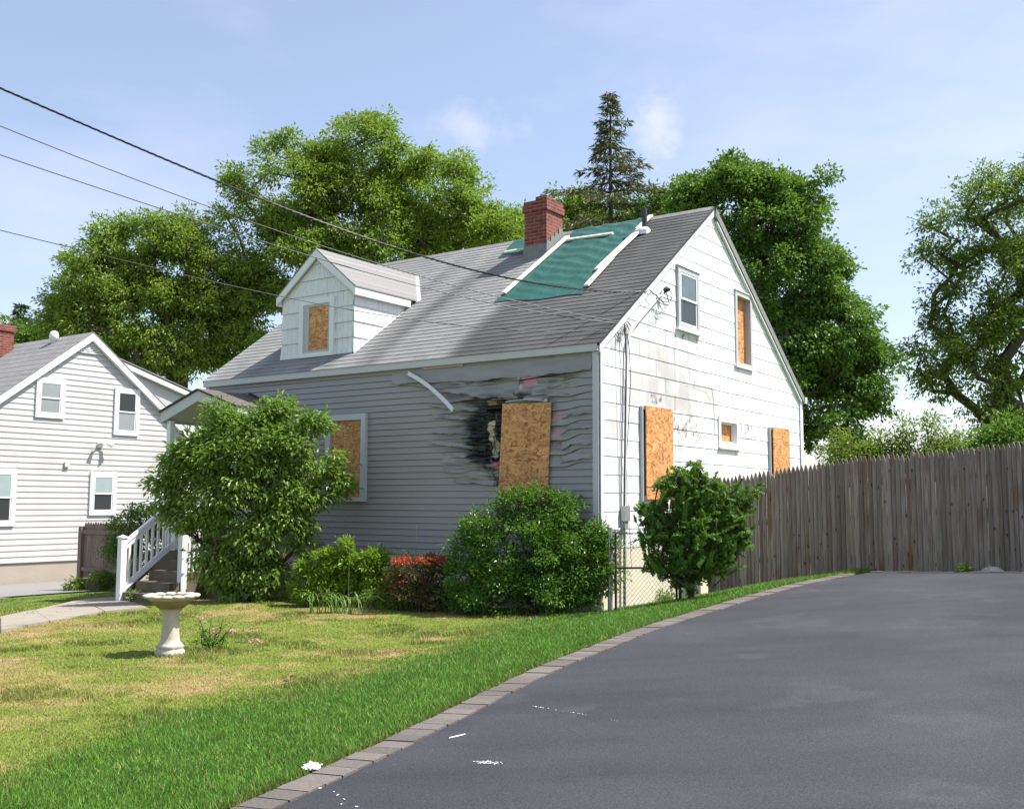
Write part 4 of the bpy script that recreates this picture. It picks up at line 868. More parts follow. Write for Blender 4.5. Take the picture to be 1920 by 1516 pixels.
# ------------------------------------------------------------------ wooden gate beside the neighbour's house
gb = np.array([-13.15, .45, 0.]); gb[2] = float(zg(*wor(gb)[:2])); gt = hthing('wooden_gate_fence', 'short brown board fence section against the white neighbour house', 'fence', gb)
m = MB(); k = 0; xx = gb[0] - .12
while xx < gb[0] + 1.9:
    h_ = 1.43 + random.uniform(-.01, .01); m.slab([(xx, gb[1], gb[2] - .1), (xx + .085, gb[1], gb[2] - .1), (xx + .085, gb[1], gb[2] + h_), (xx + .042, gb[1], gb[2] + h_ + .05), (xx, gb[1], gb[2] + h_)], (0, .02, 0)); xx += .092
m.build('board_panel', M['board'], gt)
for z_ in (.42, 1.22):
    m = MB(); m.box(gb[0] - .12, gb[0] + 1.9, gb[1] - .05, gb[1] - .002, gb[2] + z_, gb[2] + z_ + .085); m.build('rail', M['board'], gt)
m = MB(); m.box(gb[0] - .24, gb[0] - .125, gb[1] - .07, gb[1] + .04, gb[2] - .2, gb[2] + 1.38); m.build('post', M['board'], gt)
# ------------------------------------------------------------------ stockade fence along the driveway
fb = np.array([2.6, 3.30, .3]); fn = hthing('stockade_fence', 'tall weathered grey stockade fence with pointed pickets behind the driveway', 'fence', fb)
tx = np.array([-1, .3, .86, 2.6, 4.86, 8.6]); tz = np.array([1.98, 2.0, 2.05, 2.29, 2.44, 2.62])
xx = .15; pan = MB(); cnt = 0
while xx < 8.6:
    wd = random.uniform(.066, .076); zt = float(np.interp(xx, tx, tz)) + random.uniform(-.018, .018) + (-.05 if random.random() < .05 else 0); w3 = wor((xx, 3.3, 0)); zb_ = float(zg(w3[0], w3[1], False)) - .08
    zb_ = min(zb_, float(np.interp(xx, [.5, 2.5, 4.8, 8], [.12, .25, .3, .4]))) - .05
    ln_ = random.uniform(-.0012, .0012); y0 = 3.3 + random.uniform(-.004, .004)
    # half-round picket with a gothic point
    prof = [(-.5, 0), (-.36, -.013), (0, -.021), (.36, -.013), (.5, 0)]
    zsn = [(zb_, 1), (zt - .11, 1), (zt - .07, .86), (zt - .03, .5), (zt, .10)]
    V = []
    for z_, s_ in zsn:
        V += [(xx + wd / 2 + p * wd * s_ + ln_ * (z_ - zb_), y0 + q, z_) for p, q in prof] + [(xx + wd / 2 + ln_ * (z_ - zb_), y0 + .004, z_)]
    F = []
    for a in range(4):
        for b in range(5): F.append((a * 6 + b, a * 6 + b + 1 if b < 4 else a * 6 + 4, (a + 1) * 6 + b + 1, (a + 1) * 6 + b) if b < 4 else (a * 6 + 4, a * 6 + 5, (a + 1) * 6 + 5, (a + 1) * 6 + 4))
        F.append((a * 6 + 5, a * 6, (a + 1) * 6, (a + 1) * 6 + 5))
    F.append((24, 25, 26, 27, 28, 29)); pan.add(V, F)
    xx += wd + random.uniform(-.0025, .0008); cnt += 1
    if cnt % 33 == 0 or xx >= 8.6:
        pan.build('fence_panel', M['picket'], fn); pan = MB()
for z_ in (.45, 1.05, 1.55):
    m = MB(); m.slab([(.15, 3.306, .1 + z_), (8.6, 3.306, .68 + z_), (8.6, 3.306, .76 + z_), (.15, 3.306, .18 + z_)], (0, .04, 0)); m.build('fence_rail', M['picket'], fn)
for x_ in (.2, 2.6, 5.0, 7.4):
    zb_ = float(zg(*wor((x_, 3.35, 0))[:2])); m = MB(); m.box(x_ - .05, x_ + .05, 3.347, 3.44, zb_ - .1, float(np.interp(x_, tx, tz)) - .2); m.build('fence_post', M['picket'], fn)
# ------------------------------------------------------------------ chain link gate at the house corner
cb = np.array([.22, -.06, .03]); cg = hthing('chain_link_gate', 'rusty chain link gate between the house corner and the yew', 'gate', cb)
m = MB(); m.tube([(.20, -.06, -.1), (.20, -.06, 1.22)], .036, 10); m.tube([(.20, -.06, 1.22), (.20, -.06, 1.25)], [.042, .02], 10); m.build('post', M['steel'], cg)
m = MB(); m.tube([(1.27, -.06, -.1), (1.27, -.06, 1.15)], .022, 10); m.build('post', M['rust'], cg)
m = MB(); m.tube([(.29, -.06, .08), (.29, -.06, 1.14), (1.22, -.06, 1.15), (1.22, -.06, .12), (.29, -.06, .08)], .019, 8); m.tube([(.29, -.06, .66), (1.22, -.06, .70)], .014, 8); m.build('gate_frame', M['rust'], cg)
m = MB(); zl, zh, xl, xh = .09, 1.14, .30, 1.21; s_ = .062
for k in range(-20, 40):
    for sg in (1, -1):
        c0 = xl + k * s_; P = []
        a_, b_ = (c0, c0 + (zh - zl) * .9 * sg) if sg > 0 else (c0, c0 - (zh - zl) * .9)
        t0, t1 = 0., 1.
        d = b_ - a_; ta, tb = (xl - a_) / d, (xh - a_) / d; t0, t1 = max(0, min(ta, tb)), min(1, max(ta, tb))
        if t1 - t0 > .03: m.tube([(a_ + d * t0, -.06 + .003 * sg, zl + (zh - zl) * t0), (a_ + d * t1, -.06 + .003 * sg, zl + (zh - zl) * t1)], .0021, 4)
m.build('chain_mesh', M['steel'], cg)
m = MB(); m.box(.235, .31, -.085, -.035, .58, .61); m.build('hinge', M['rust'], cg); m = MB(); m.box(.235, .31, -.085, -.035, .92, .95); m.build('hinge', M['rust'], cg)
# ------------------------------------------------------------------ bird bath
bp = gpx(318, 1226); bt = thing('bird_bath', 'weathered stone bird bath with a scalloped basin on the lawn', 'bird bath', bp, 0)
m = MB(); flute = lambda t, z: 1 + .07 * abs(math.cos(2.5 * t)) - .03
m.lathe([(.145, -.03), (.145, .035), (.132, .05), (.128, .07), (.14, .085), (.118, .105), (.098, .13), (.090, .17), (.083, .25), (.076, .33), (.074, .39), (.085, .42), (.112, .455), (.118, .47)], 40, (0, 0), lambda t, z: (1 + .10 * (abs(math.cos(2 * t)) ** .5 - .7)) if z < .1 else flute(t, z)); m.build('pedestal', M['bath'], bt, True)
m = MB(); m.lathe([(.10, .455), (.13, .47), (.19, .52), (.235, .565), (.25, .58), (.215, .585), (.17, .56), (.08, .545), (.01, .542)], 48); bw = m.build('basin', M['bath'], bt, True)
m = MB()
for k in range(13):
    t = 2 * math.pi * k / 13; c = np.array([.232 * math.cos(t), .232 * math.sin(t), .592]); V = []; n1_, n2_ = 10, 7
    for i in range(n2_):
        ph = math.pi * i / (n2_ - 1)
        for j in range(n1_):
            th = 2 * math.pi * j / n1_; e = np.array([.060 * math.sin(ph) * math.cos(th), .061 * math.sin(ph) * math.sin(th), .021 * math.cos(ph)])
            V.append(c + np.array([e[0] * math.cos(t) - e[1] * math.sin(t), e[0] * math.sin(t) + e[1] * math.cos(t), e[2]]))
    m.add(V, [(i * n1_ + j, i * n1_ + (j + 1) % n1_, (i + 1) * n1_ + (j + 1) % n1_, (i + 1) * n1_ + j) for i in range(n2_ - 1) for j in range(n1_)])
m.build('scalloped_rim', M['bath'], bt, True)
# ------------------------------------------------------------------ overhead wires
def wire(name, E, pix, Y0, r, lab, twist=False):
    E = np.array(E); Sx = at(pix[0][0], pix[0][1], Y0); dv = E - Sx; dv[2] = 0; nn = np.cross(dv, (0, 0, 1)); nn /= np.linalg.norm(nn); hl = np.linalg.norm(dv); ts, zs_ = [0], [Sx[2]]
    for (a, b) in pix[1:]:
        d = FW * FPX + RT * (a - 960) - UP * (b - 758); t = ((Sx - np.array([0, 0, CZ])) @ nn) / (d @ nn); p = np.array([0, 0, CZ]) + d * t; ts.append(((p - Sx) @ dv) / hl ** 2); zs_.append(p[2])
    ts.append(1); zs_.append(E[2]); co = np.polyfit(ts, zs_, 3, w=[5] + [1] * (len(ts) - 2) + [8])
    T = np.linspace(-.6, 1, 170); s0_ = np.polyval(np.polyder(co), 0); zf_ = lambda q: np.where(q < 0, np.polyval(co, 0) + s0_ * q, np.polyval(co, np.maximum(q, 0))); P = np.stack([Sx[0] + dv[0] * T, Sx[1] + dv[1] * T, zf_(T)], 1); m_ = MB(); base = P[110].copy()
    if twist:
        T2 = np.linspace(-.6, 1, 1440); P2 = np.stack([Sx[0] + dv[0] * T2, Sx[1] + dv[1] * T2, zf_(T2)], 1)
        for k in range(3):
            ph = T2 * 2 * math.pi * 34 + k * 2.094; Q = P2.copy(); Q[:, 2] += np.sin(ph) * r * 1.0; Q[:, :2] += (np.cos(ph) * r * 1.0)[:, None] * nn[:2]; m_.tube(Q, r, 4)
    else: m_.tube(P, r, 5)
    o = m_.build(name, M['cable'], None, off=base, loc_=base); tag(o, lab, 'wire', 'overhead service wires')
gE = lambda px, py, x=.06: wor((0, 0, 0)) * 0 + (lambda d, p0: np.array([0, 0, CZ]) + d * (((p0 - np.array([0, 0, CZ])) @ HX) / (d @ HX)))(FW * FPX + RT * (px - 960) - UP * (py - 758), wor((x, 0, 0)))
wire('overhead_wire', gE(1213, 546), [(-40, 148), (60, 189), (285, 288), (510, 381.6), (716, 456.6), (960, 522)], 11, .0075, 'thick twisted service cable, topmost of the overhead wires', True)
wire('overhead_wire', gE(1160, 603), [(-40, 220), (60, 257.3), (388, 386), (575.6, 454), (782, 515), (960, 562)], 11.3, .0065, 'second overhead wire from the top, ending at the roof edge')
wire('overhead_wire', gE(1158, 606), [(-40, 277), (60, 312), (388, 421), (590, 482), (669, 503), (960, 578)], 11.6, .0065, 'third overhead wire from the top, passing just above the dormer ridge')
wire('overhead_wire', gE(1152, 617), [(-40, 422), (60, 446), (350, 513.7), (529, 558.8), (746, 596), (960, 616)], 12, .0055, 'lowest overhead wire, crossing in front of the dormer window')

# ------------------------------------------------------------------ vegetation
def unit(v): return v / (np.linalg.norm(v, axis=-1, keepdims=True) + 1e-9)
def leaves(C, D, N, ln, wd, fold=.18, curl=.12):
    """diamond leaves with a fold down the midrib: C base points, D directions, N face normals"""
    n = len(C); D = unit(D); Sd = unit(np.cross(D, N)); N = np.cross(Sd, D)
    ln = np.broadcast_to(ln, (n,))[:, None]; wd = np.broadcast_to(wd, (n,))[:, None]
    V = np.empty((n, 4, 3)); V[:, 0] = C; mid = C + D * ln * .45 + N * ln * curl * .5
    V[:, 1] = mid - Sd * wd / 2 + N * wd * fold; V[:, 2] = C + D * ln - N * ln * curl; V[:, 3] = mid + Sd * wd / 2 + N * wd * fold
    b = np.arange(n)[:, None] * 4; F = np.concatenate([b + np.array([[0, 1, 2]]), b + np.array([[0, 2, 3]])], 1).reshape(-1, 3)
    return V.reshape(-1, 3), F
def skeleton(base, clumps, fork_z, r0, lean=0.12):
    nodes = [np.array(base, float)]; par = [-1]
    top = clumps.mean(0); topz = fork_z
    for t in np.linspace(.25, 1, 5): nodes.append(np.array([base[0] + (top[0] - base[0]) * t * lean, base[1] + (top[1] - base[1]) * t * lean, base[2] + (topz - base[2]) * t])); par.append(len(nodes) - 2)
    cmax = clumps[:, 2].max(); k0 = nodes[-1]
    for t in np.linspace(.2, .75, 5):
        nodes.append(k0 + (np.array([top[0], top[1], cmax]) - k0) * t + rng.normal(0, .12, 3)); par.append(len(nodes) - 2)
    ax = len(nodes)
    order = np.argsort(np.linalg.norm(clumps - k0, axis=1)); tips = []
    for ci in order:
        c = clumps[ci]; N_ = np.array(nodes[4:]); dd = np.linalg.norm(N_ - c, axis=1) + 1.6 * np.clip(N_[:, 2] - c[2] + .25, 0, None); j = int(np.argmin(dd)) + 4
        a = nodes[j]; L_ = np.linalg.norm(c - a); k = max(1, int(L_ / .8)); prev = j
        for t in range(1, k + 1):
            f = t / k; p = a + (c - a) * f + np.array([0, 0, -.10 * L_ * math.sin(f * math.pi) * (1 if L_ > 1 else 0)]) + (rng.normal(0, .07 * min(L_, 2), 3) if t < k else 0)
            nodes.append(p); par.append(prev); prev = len(nodes) - 1
        tips.append(prev)
    n = len(nodes); wgt = np.zeros(n)
    for t in tips:
        while t >= 0: wgt[t] += 1; t = par[t]
    wgt = np.maximum(wgt, 1); rad = r0 * (wgt / wgt[0]) ** .52
    return np.array(nodes), par, rad
def skel_mesh(nodes, par, rad, minr=.006, sides=5):
    m_ = MB(); kids = {}
    for i, p in enumerate(par):
        if p >= 0: kids.setdefault(p, []).append(i)
    def chain(i, start):
        pts = [nodes[start], nodes[i]]; rr = [min(rad[start], rad[i] * 1.35), rad[i]]
        while i in kids:
            ks = sorted(kids[i], key=lambda q: -rad[q])
            for q in ks[1:]: chain(q, i)
            i = ks[0]; pts.append(nodes[i]); rr.append(rad[i])
        m_.tube(pts, np.maximum(rr, minr), sides if rr[0] > .03 else 4)
    import sys; sys.setrecursionlimit(10000)
    for q in kids.get(0, []): chain(q, 0)
    return m_
def lobes_px(L_, Y, deep=.9):
    out = []
    for (px, py, rx, ry) in L_:
        c = at(px, py, Y); k = Y / FPX; out.append((c, np.array([rx * k, max(rx, ry) * .5 * k * deep + rx * .5 * k * deep, ry * k])))
    return out
def clump_centres(lobes, n, inner=.55):
    wts = np.array([r[0] * r[2] + r[0] * r[1] for c, r in lobes]); wts = wts / wts.sum(); out = [c + r * rng.normal(0, .45, 3) for c, r in lobes for _ in range(2)]
    while len(out) < n:
        k = rng.choice(len(lobes), p=wts); c, r = lobes[k]; d = rng.normal(0, 1, 3); d /= np.linalg.norm(d)
        if d[2] < -.35 and rng.random() < .5: continue
        p = c + d * r * (inner + (1 - inner) * rng.random() ** .5)
        # keep mostly-outer points
        ins = sum(np.sum(((p - c2) / r2) ** 2) < .30 for c2, r2 in lobes)
        if ins and rng.random() < .75: continue
        out.append(p)
    return np.array(out)
def foliage(clumps, cr, nsp, nlf, ln, wd, center, droop=.25, flat=.65, jit=.5, outw=.5, spr=.16, ht=None):
    """sprays of leaves round each clump centre"""
    n = len(clumps); crs = cr * (.65 + .7 * rng.random(n)); S_ = np.repeat(np.arange(n), nsp)
    d = unit(rng.normal(0, 1, (len(S_), 3))); rr = rng.random(len(S_)) ** .45
    off = d * rr[:, None] * crs[S_][:, None]; off[:, 2] *= flat; off[:, 2] -= .22 * (off[:, 0] ** 2 + off[:, 1] ** 2) / crs[S_]; sp_c = clumps[S_] + off
    out = unit(sp_c - center) * outw + unit(off) * .6
    L_ = np.repeat(np.arange(len(sp_c)), nlf); N_ = len(L_)
    e = rng.normal(0, 1, (N_, 3)); C = sp_c[L_] + e * spr * np.array([1, 1, .6]); D = out[L_] + unit(e) * 1.0 + rng.normal(0, jit, (N_, 3)); D[:, 2] -= droop
    Nn = np.array([0, 0, 1.]) + out[L_] * .45 + rng.normal(0, .55, (N_, 3))
    l_ = ln * (.7 + .6 * rng.random(N_)); w_ = wd / ln * l_
    V, F = leaves(C, D, Nn, l_, w_)
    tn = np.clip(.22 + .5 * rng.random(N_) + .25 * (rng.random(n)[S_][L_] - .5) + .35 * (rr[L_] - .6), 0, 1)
    return V, F, np.repeat(tn, 2)
def tree(name, label, cat, Y, basepx, lob, ncl, cr, nsp, nlf, ln, wd, mat, r0, forkpx, group=None, deep=.9, inner=.55, droop=.25, spr=.16, minr=.012):
    global rng
    rng = np.random.default_rng(zlib.crc32(label.encode())); b = at(basepx, 943, Y); base = ground_at(b); lobes = lobes_px(lob, Y, deep); cc = clump_centres(lobes, ncl, inner); cen = np.mean([c for c, r in lobes], 0)
    t = thing(name, label, cat, base, 0, group)
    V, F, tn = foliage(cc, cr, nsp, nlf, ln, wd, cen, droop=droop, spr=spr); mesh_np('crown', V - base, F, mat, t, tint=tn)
    nd, pr, rd = skeleton(base - np.array([0, 0, .2]), cc, at(basepx, forkpx, Y)[2], r0); skel_mesh(nd, pr, rd, minr).build('trunk', M['bark'], t, True, off=base)
    return t
tree('oak_tree', 'tallest spreading oak rising behind the dormer', 'tree', 34, 660, [(690, 290, 100, 70), (560, 350, 130, 90), (800, 360, 110, 85), (480, 440, 85, 70), (650, 420, 150, 100), (850, 420, 75, 55), (560, 500, 140, 90), (520, 600, 110, 90), (720, 480, 130, 60), (460, 560, 70, 80), (690, 240, 45, 30), (920, 430, 60, 35)], 330, .66, 24, 15, .125, .060, M['oak'], .42, 560, spr=.10)
tree('oak_tree', 'lower rounded oak behind the white neighbour house', 'tree', 33, 330, [(270, 470, 95, 60), (200, 540, 90, 80), (340, 500, 80, 70), (150, 610, 75, 60), (270, 590, 120, 80), (370, 600, 80, 80), (300, 660, 110, 50), (130, 590, 45, 50), (410, 660, 50, 50), (360, 440, 30, 35)], 260, .62, 23, 15, .12, .058, M['oak'], .38, 690, spr=.10)
tree('maple_tree', 'dense dark green maple behind the white gable', 'tree', 28, 1440, [(1370, 400, 95, 75), (1450, 420, 100, 90), (1300, 395, 45, 45), (1490, 520, 95, 90), (1420, 540, 110, 110), (1540, 620, 90, 80), (1580, 700, 90, 70), (1500, 700, 110, 110), (1560, 780, 90, 80), (1440, 680, 80, 90), (1620, 680, 50, 45), (1390, 345, 70, 32), (1330, 375, 55, 45), (1480, 400, 60, 60), (1450, 350, 50, 35)], 360, .46, 21, 15, .11, .07, M['maple'], .30, 760, inner=.6, spr=.09)
tree('elm_tree', 'airy tall tree with open branches at the far right', 'tree', 29, 1935, [(1880, 360, 90, 65), (1960, 400, 120, 110), (1810, 440, 70, 65), (1860, 520, 90, 75), (1730, 495, 38, 32), (1800, 580, 80, 55), (1760, 655, 75, 50), (1850, 640, 100, 70), (1820, 710, 90, 45), (1930, 600, 100, 90), (1930, 720, 100, 60), (1870, 770, 70, 35), (1990, 500, 110, 120)], 245, .45, 12, 13, .115, .056, M['elm'], .30, 800, inner=.5, minr=.016, spr=.10)
# background trees between and below
tree('background_tree', 'small green treetop showing left of the brick chimney', 'tree', 44, 950, [(950, 430, 40, 35), (930, 460, 60, 40), (985, 455, 40, 45)], 40, .9, 14, 14, .2, .09, M['oak'], .3, 470)
tree('background_tree', 'bright treetops peeking over the ridge right of the chimney', 'tree', 46, 1120, [(1085, 415, 50, 35), (1150, 420, 60, 40), (1200, 405, 50, 30), (1060, 400, 30, 35)], 50, .9, 14, 14, .2, .09, M['oak'], .3, 470)
tree('background_tree', 'leafy treetop between the spruce and the dark maple', 'tree', 40, 1250, [(1240, 395, 40, 28), (1280, 400, 45, 40)], 30, .8, 14, 14, .18, .09, M['maple'], .3, 450)
tree('background_tree', 'low leafy tree beside the neighbour chimney at the left edge', 'tree', 44, 70, [(80, 650, 40, 25), (20, 640, 45, 40), (120, 640, 35, 25)], 45, .9, 12, 14, .2, .09, M['maple'], .25, 690)
tree('background_tree', 'bushy green tree low behind the fence under the airy tree', 'tree', 25, 1890, [(1880, 825, 40, 18), (1930, 805, 35, 28), (1830, 835, 30, 12)], 36, .42, 12, 12, .12, .06, M['maple'], .14, 850)
r4 = np.random.default_rng(21)
for px_, lab, a_, b_, tp in ((1620, 'yellow green shrub behind the fence below the dark maple', 1572, 1668, 835), (1715, 'tall yellowish shrub in the middle above the stockade fence', 1670, 1790, 790)):
    lo_ = [(q, r4.uniform(tp, 870), r4.uniform(10, 20), r4.uniform(22, 42)) for q in np.arange(a_, b_, 9)] + [(q, 862, 20, 30) for q in np.arange(a_, b_, 20)]
    tree('tall_shrub', lab, 'shrub', 21, px_, lo_, 62, .20, 10, 8, .075, .036, M['weed'], .06, 900, spr=.09, minr=.006)
# spruce and pine
def conifer(name, label, Y, px, toppy, basepy, halfpx, mat, dens, seed, irr=.35):
    r_ = np.random.default_rng(seed); b = at(px, 943, Y); base = ground_at(b); topz = at(px, toppy, Y)[2]; k = Y / FPX; hw = halfpx * k
    t = thing(name, label, 'tree', base, 0); m_ = MB(); m_.tube([base - np.array([0, 0, .2]), [base[0], base[1], (base[2] + topz) / 2], [base[0], base[1], topz]], [.28, .15, .015], 8)
    botz = at(px, basepy, Y)[2]; C, D, N_ = [], [], []; z = topz - .1; H_ = topz - botz
    while z > botz:
        f = (topz - z) / H_; nb = 6 if f < .12 else 8
        ph = r_.random() * 6.28
        for i in range(nb):
            if r_.random() < .10 + .16 * irr: continue
            a = ph + i * 6.283 / nb + r_.normal(0, .25); ln = (hw * f ** 1.55 + .16) * (1 - irr / 2 + irr * r_.random() * 1.3)
            if r_.random() < .10: ln *= 1.35
            dr_ = np.array([math.cos(a), math.sin(a), 0]); P = []
            for s in np.linspace(0, 1, 7): P.append(np.array([base[0], base[1], z]) + dr_ * ln * s + np.array([0, 0, ln * (.12 * s - .42 * s * s + .22 * s ** 3)]))
            P = np.array(P); m_.tube(P[[0, 3, 6]], [.03, .018, .006], 4)
            nn = int(dens * ln * 26) + 8
            s = r_.random(nn) ** .75; p = np.stack([np.interp(s, np.linspace(0, 1, 7), P[:, q]) for q in range(3)], 1)
            sd = np.cross(dr_, [0, 0, 1]); sw = r_.normal(0, 1, nn); wspan = (.10 + .26 * ln * np.clip(1 - s, .15, 1) * .5)
            p = p + sd[None] * (sw * wspan * .6)[:, None] + np.stack([0 * s, 0 * s, -np.abs(r_.normal(0, .10, nn))], 1)
            C.append(p); D.append(dr_[None] * .8 + sd[None] * sw[:, None] * .7 + np.array([0, 0, -.35]) + r_.normal(0, .35, (nn, 3))); N_.append(np.array([0, 0, 1.]) + r_.normal(0, .6, (nn, 3)))
        z -= (.26 + .34 * f) * (.8 + .4 * r_.random())
    C, D, N_ = map(np.concatenate, (C, D, N_)); n = len(C); V, F = leaves(C, D, N_, .20 + .14 * r_.random(n), .055, .05, .1)
    mesh_np('crown', V - base, F, mat, t, tint=np.repeat(r_.random(n), 2)); m_.build('trunk', M['bark'], t, True, off=base)
conifer('spruce_tree', 'tall narrow spruce with a pointed top behind the roof', 40, 1148, 172, 440, 118, M['spruce'], 1.9, 11, 1.0)
conifer('pine_tree', 'dark pine behind the neighbour brick chimney', 52, 22, 568, 680, 75, M['pine'], 3.0, 9, .6)

# shrubs near the house -----------------------------------------------------
def shrub(name, label, basepx, lob, ncl, cr, nsp, nlf, ln, wd, mat, cat='shrub', group=None, deep=1.0, droop=.2, spr=.06, inner=.45, r0=.045, flat=.75, dy=0., fork=.25, Yset=None, stems=True):
    global rng
    rng = np.random.default_rng(zlib.crc32(label.encode())); base = gpx(*basepx); Y = Yset or base[1] + dy; base = ground_at((base[0] * (Y / base[1]), Y)); lobes = lobes_px(lob, Y, deep); cc = clump_centres(lobes, ncl, inner); cen = np.mean([c for c, r in lobes], 0)
    zmin = base[2] + .03; cc[:, 2] = np.maximum(cc[:, 2], zmin + .05)
    t = thing(name, label, cat, base, 0, group); V, F, tn = foliage(cc, cr, nsp, nlf, ln, wd, cen, droop=droop, spr=spr, flat=flat); V[:, 2] = np.maximum(V[:, 2], zmin - .03)
    mesh_np('foliage', V - base, F, mat, t, tint=tn)
    if stems:
        nd, pr, rd = skeleton(base - np.array([0, 0, .05]), cc, base[2] + fork, r0); skel_mesh(nd, pr, rd, .004).build('stem', M['bark'], t, True, off=base)
    return t, Y
shrub('leafy_shrub', 'large leafy shrub covering the porch beside the front steps', (480, 1128), [(410, 850, 63, 55), (479, 832, 74, 48), (539, 850, 53, 52), (392, 920, 64, 60), (465, 930, 92, 80), (539, 925, 55, 65), (433, 1010, 74, 60), (516, 1000, 72, 66), (419, 1060, 46, 45), (474, 1080, 74, 42), (557, 960, 32, 45), (355, 870, 29, 40), (350, 960, 28, 35), (612, 890, 20, 22), (626, 852, 11, 10), (637, 905, 11, 8), (622, 925, 11, 10), (523, 765, 11, 9), (324, 900, 13, 12), (336, 850, 13, 12), (599, 790, 13, 12), (410, 775, 18, 12), (313, 945, 9, 8), (432, 795, 36, 20), (500, 783, 34, 18), (528, 768, 12, 9), (306, 900, 14, 12), (318, 860, 16, 14), (300, 945, 10, 8), (350, 820, 16, 14)], 340, .19, 9, 9, .09, .042, M['dogwood'], droop=.6, spr=.07, inner=.55, r0=.09, deep=.8, dy=.25)
shrub('holly_shrub', 'big round glossy shrub at the house corner under the burnt window', (1000, 1150), [(985, 955, 58, 42), (1045, 965, 45, 40), (930, 1000, 62, 48), (1065, 1005, 62, 55), (985, 1040, 110, 75), (890, 1070, 42, 50), (1090, 1060, 60, 60), (985, 1105, 125, 45), (1130, 1020, 24, 38), (860, 1040, 16, 24), (865, 1100, 26, 40)], 330, .19, 13, 11, .048, .024, M['holly'], droop=-.1, spr=.04, inner=.62, deep=.6, dy=-.05)
shrub('azalea_shrub', 'yellow green low shrub beside the leafy shrub', (605, 1135), [(590, 1085, 28, 30), (612, 1055, 22, 26), (650, 1045, 22, 30), (575, 1100, 22, 26), (660, 1090, 24, 30), (632, 1095, 26, 26), (605, 1118, 40, 16), (570, 1065, 10, 18), (675, 1065, 10, 16)], 80, .11, 10, 9, .068, .032, M['azalea'], deep=.8, spr=.04, dy=.0)
shrub('azalea_shrub', 'yellow green low shrub left of the red flowering bush', (700, 1138), [(692, 1052, 18, 22), (715, 1068, 16, 24), (728, 1092, 16, 28), (695, 1098, 28, 24), (706, 1040, 10, 12)], 50, .10, 10, 9, .066, .031, M['azalea'], deep=.8, spr=.04, dy=.05)
shrub('dark_shrub', 'dark small bush behind the yellow green shrubs', (735, 1118), [(735, 1055, 18, 32), (640, 1010, 20, 20)], 24, .12, 9, 9, .05, .025, M['maple'], deep=.9, spr=.04, dy=.8)
rs, RYd = shrub('flowering_shrub', 'dark red leaved bush topped with red blossoms', (785, 1146), [(785, 1080, 58, 38), (755, 1085, 32, 40), (815, 1085, 30, 38), (785, 1115, 55, 25)], 85, .13, 10, 9, .042, .02, M['redshrub'], deep=.8, spr=.035, dy=.1)
rb_ = np.array(rs.location)
fc = np.concatenate([np.stack([rng.uniform(735, 835, 260), 1048 - 6 * rng.random(260) + 9 * np.abs(rng.normal(0, .6, 260))], 1), np.stack([rng.uniform(725, 840, 28), rng.uniform(1065, 1120, 28)], 1)])
FC = np.array([at(a, b + 2, RYd - .05 + rng.uniform(-.32, .25)) for a, b in fc]); N_ = len(FC); L_ = np.repeat(np.arange(N_), 4)
V, F = leaves(FC[L_] + rng.normal(0, .014, (len(L_), 3)), rng.normal(0, 1, (len(L_), 3)) + np.array([0, -.3, .6]), rng.normal(0, 1, (len(L_), 3)) + np.array([0, -.5, .8]), .032, .022)
mesh_np('blossom', V - rb_, F, M['flower'], rs, tint=np.repeat(rng.random(len(L_)), 2))
sh, _ = shrub('dark_shrub', 'dark rambling bush behind the front stair railing', (250, 1095), [(240, 990, 35, 35), (270, 975, 30, 30), (225, 1030, 25, 45), (280, 1030, 40, 50), (300, 1060, 30, 40)], 80, .17, 9, 9, .06, .03, M['maple'], deep=.8, spr=.05, Yset=19.0)
m = MB(); c0 = at(237, 975, np.array(sh.location)[1] + .1); sb_ = np.array(sh.location)
m.tube([c0 + np.array([.13 * math.cos(t), 0, .19 * math.sin(t)]) for t in np.linspace(0, math.pi, 14)], .009, 5)
ho = m.build('garden_hoop', M['rust'], None, off=c0, loc_=c0); tag(ho, 'thin dark wire hoop above the bush behind the railing', 'garden hoop')
shrub('weed_clump', 'low green weeds at the foot of the brown board fence', (170, 1108), [(150, 1097, 22, 12), (195, 1088, 22, 18)], 26, .12, 8, 8, .07, .03, M['weed'], 'weeds', deep=1, spr=.05, stems=False)
shrub('weed_clump', 'small green weeds at the base of the white stair post', (255, 1128), [(255, 1122, 16, 12)], 10, .07, 8, 8, .05, .022, M['weed'], 'weeds', deep=1, spr=.04, stems=False)
shrub('weed_clump', 'yellowish weeds growing under the chain link gate', (1215, 1130), [(1215, 1124, 40, 12), (1185, 1128, 20, 8), (1250, 1118, 22, 12)], 26, .08, 8, 8, .05, .02, M['weed'], 'weeds', deep=.7, spr=.04, stems=False)
shrub('weed_clump', 'leafy weeds before the red flowering bush', (725, 1142), [(715, 1118, 22, 20), (760, 1130, 30, 12), (845, 1120, 20, 20)], 30, .09, 8, 8, .055, .026, M['weed'], 'weeds', deep=.7, spr=.04, stems=False)
shrub('weed_clump', 'tiny bright weed at the base of the stockade fence', (1811, 1072), [(1811, 1067, 9, 5)], 5, .05, 7, 7, .05, .02, M['weed'], 'weeds', deep=1, spr=.03, stems=False, Yset=14.5)
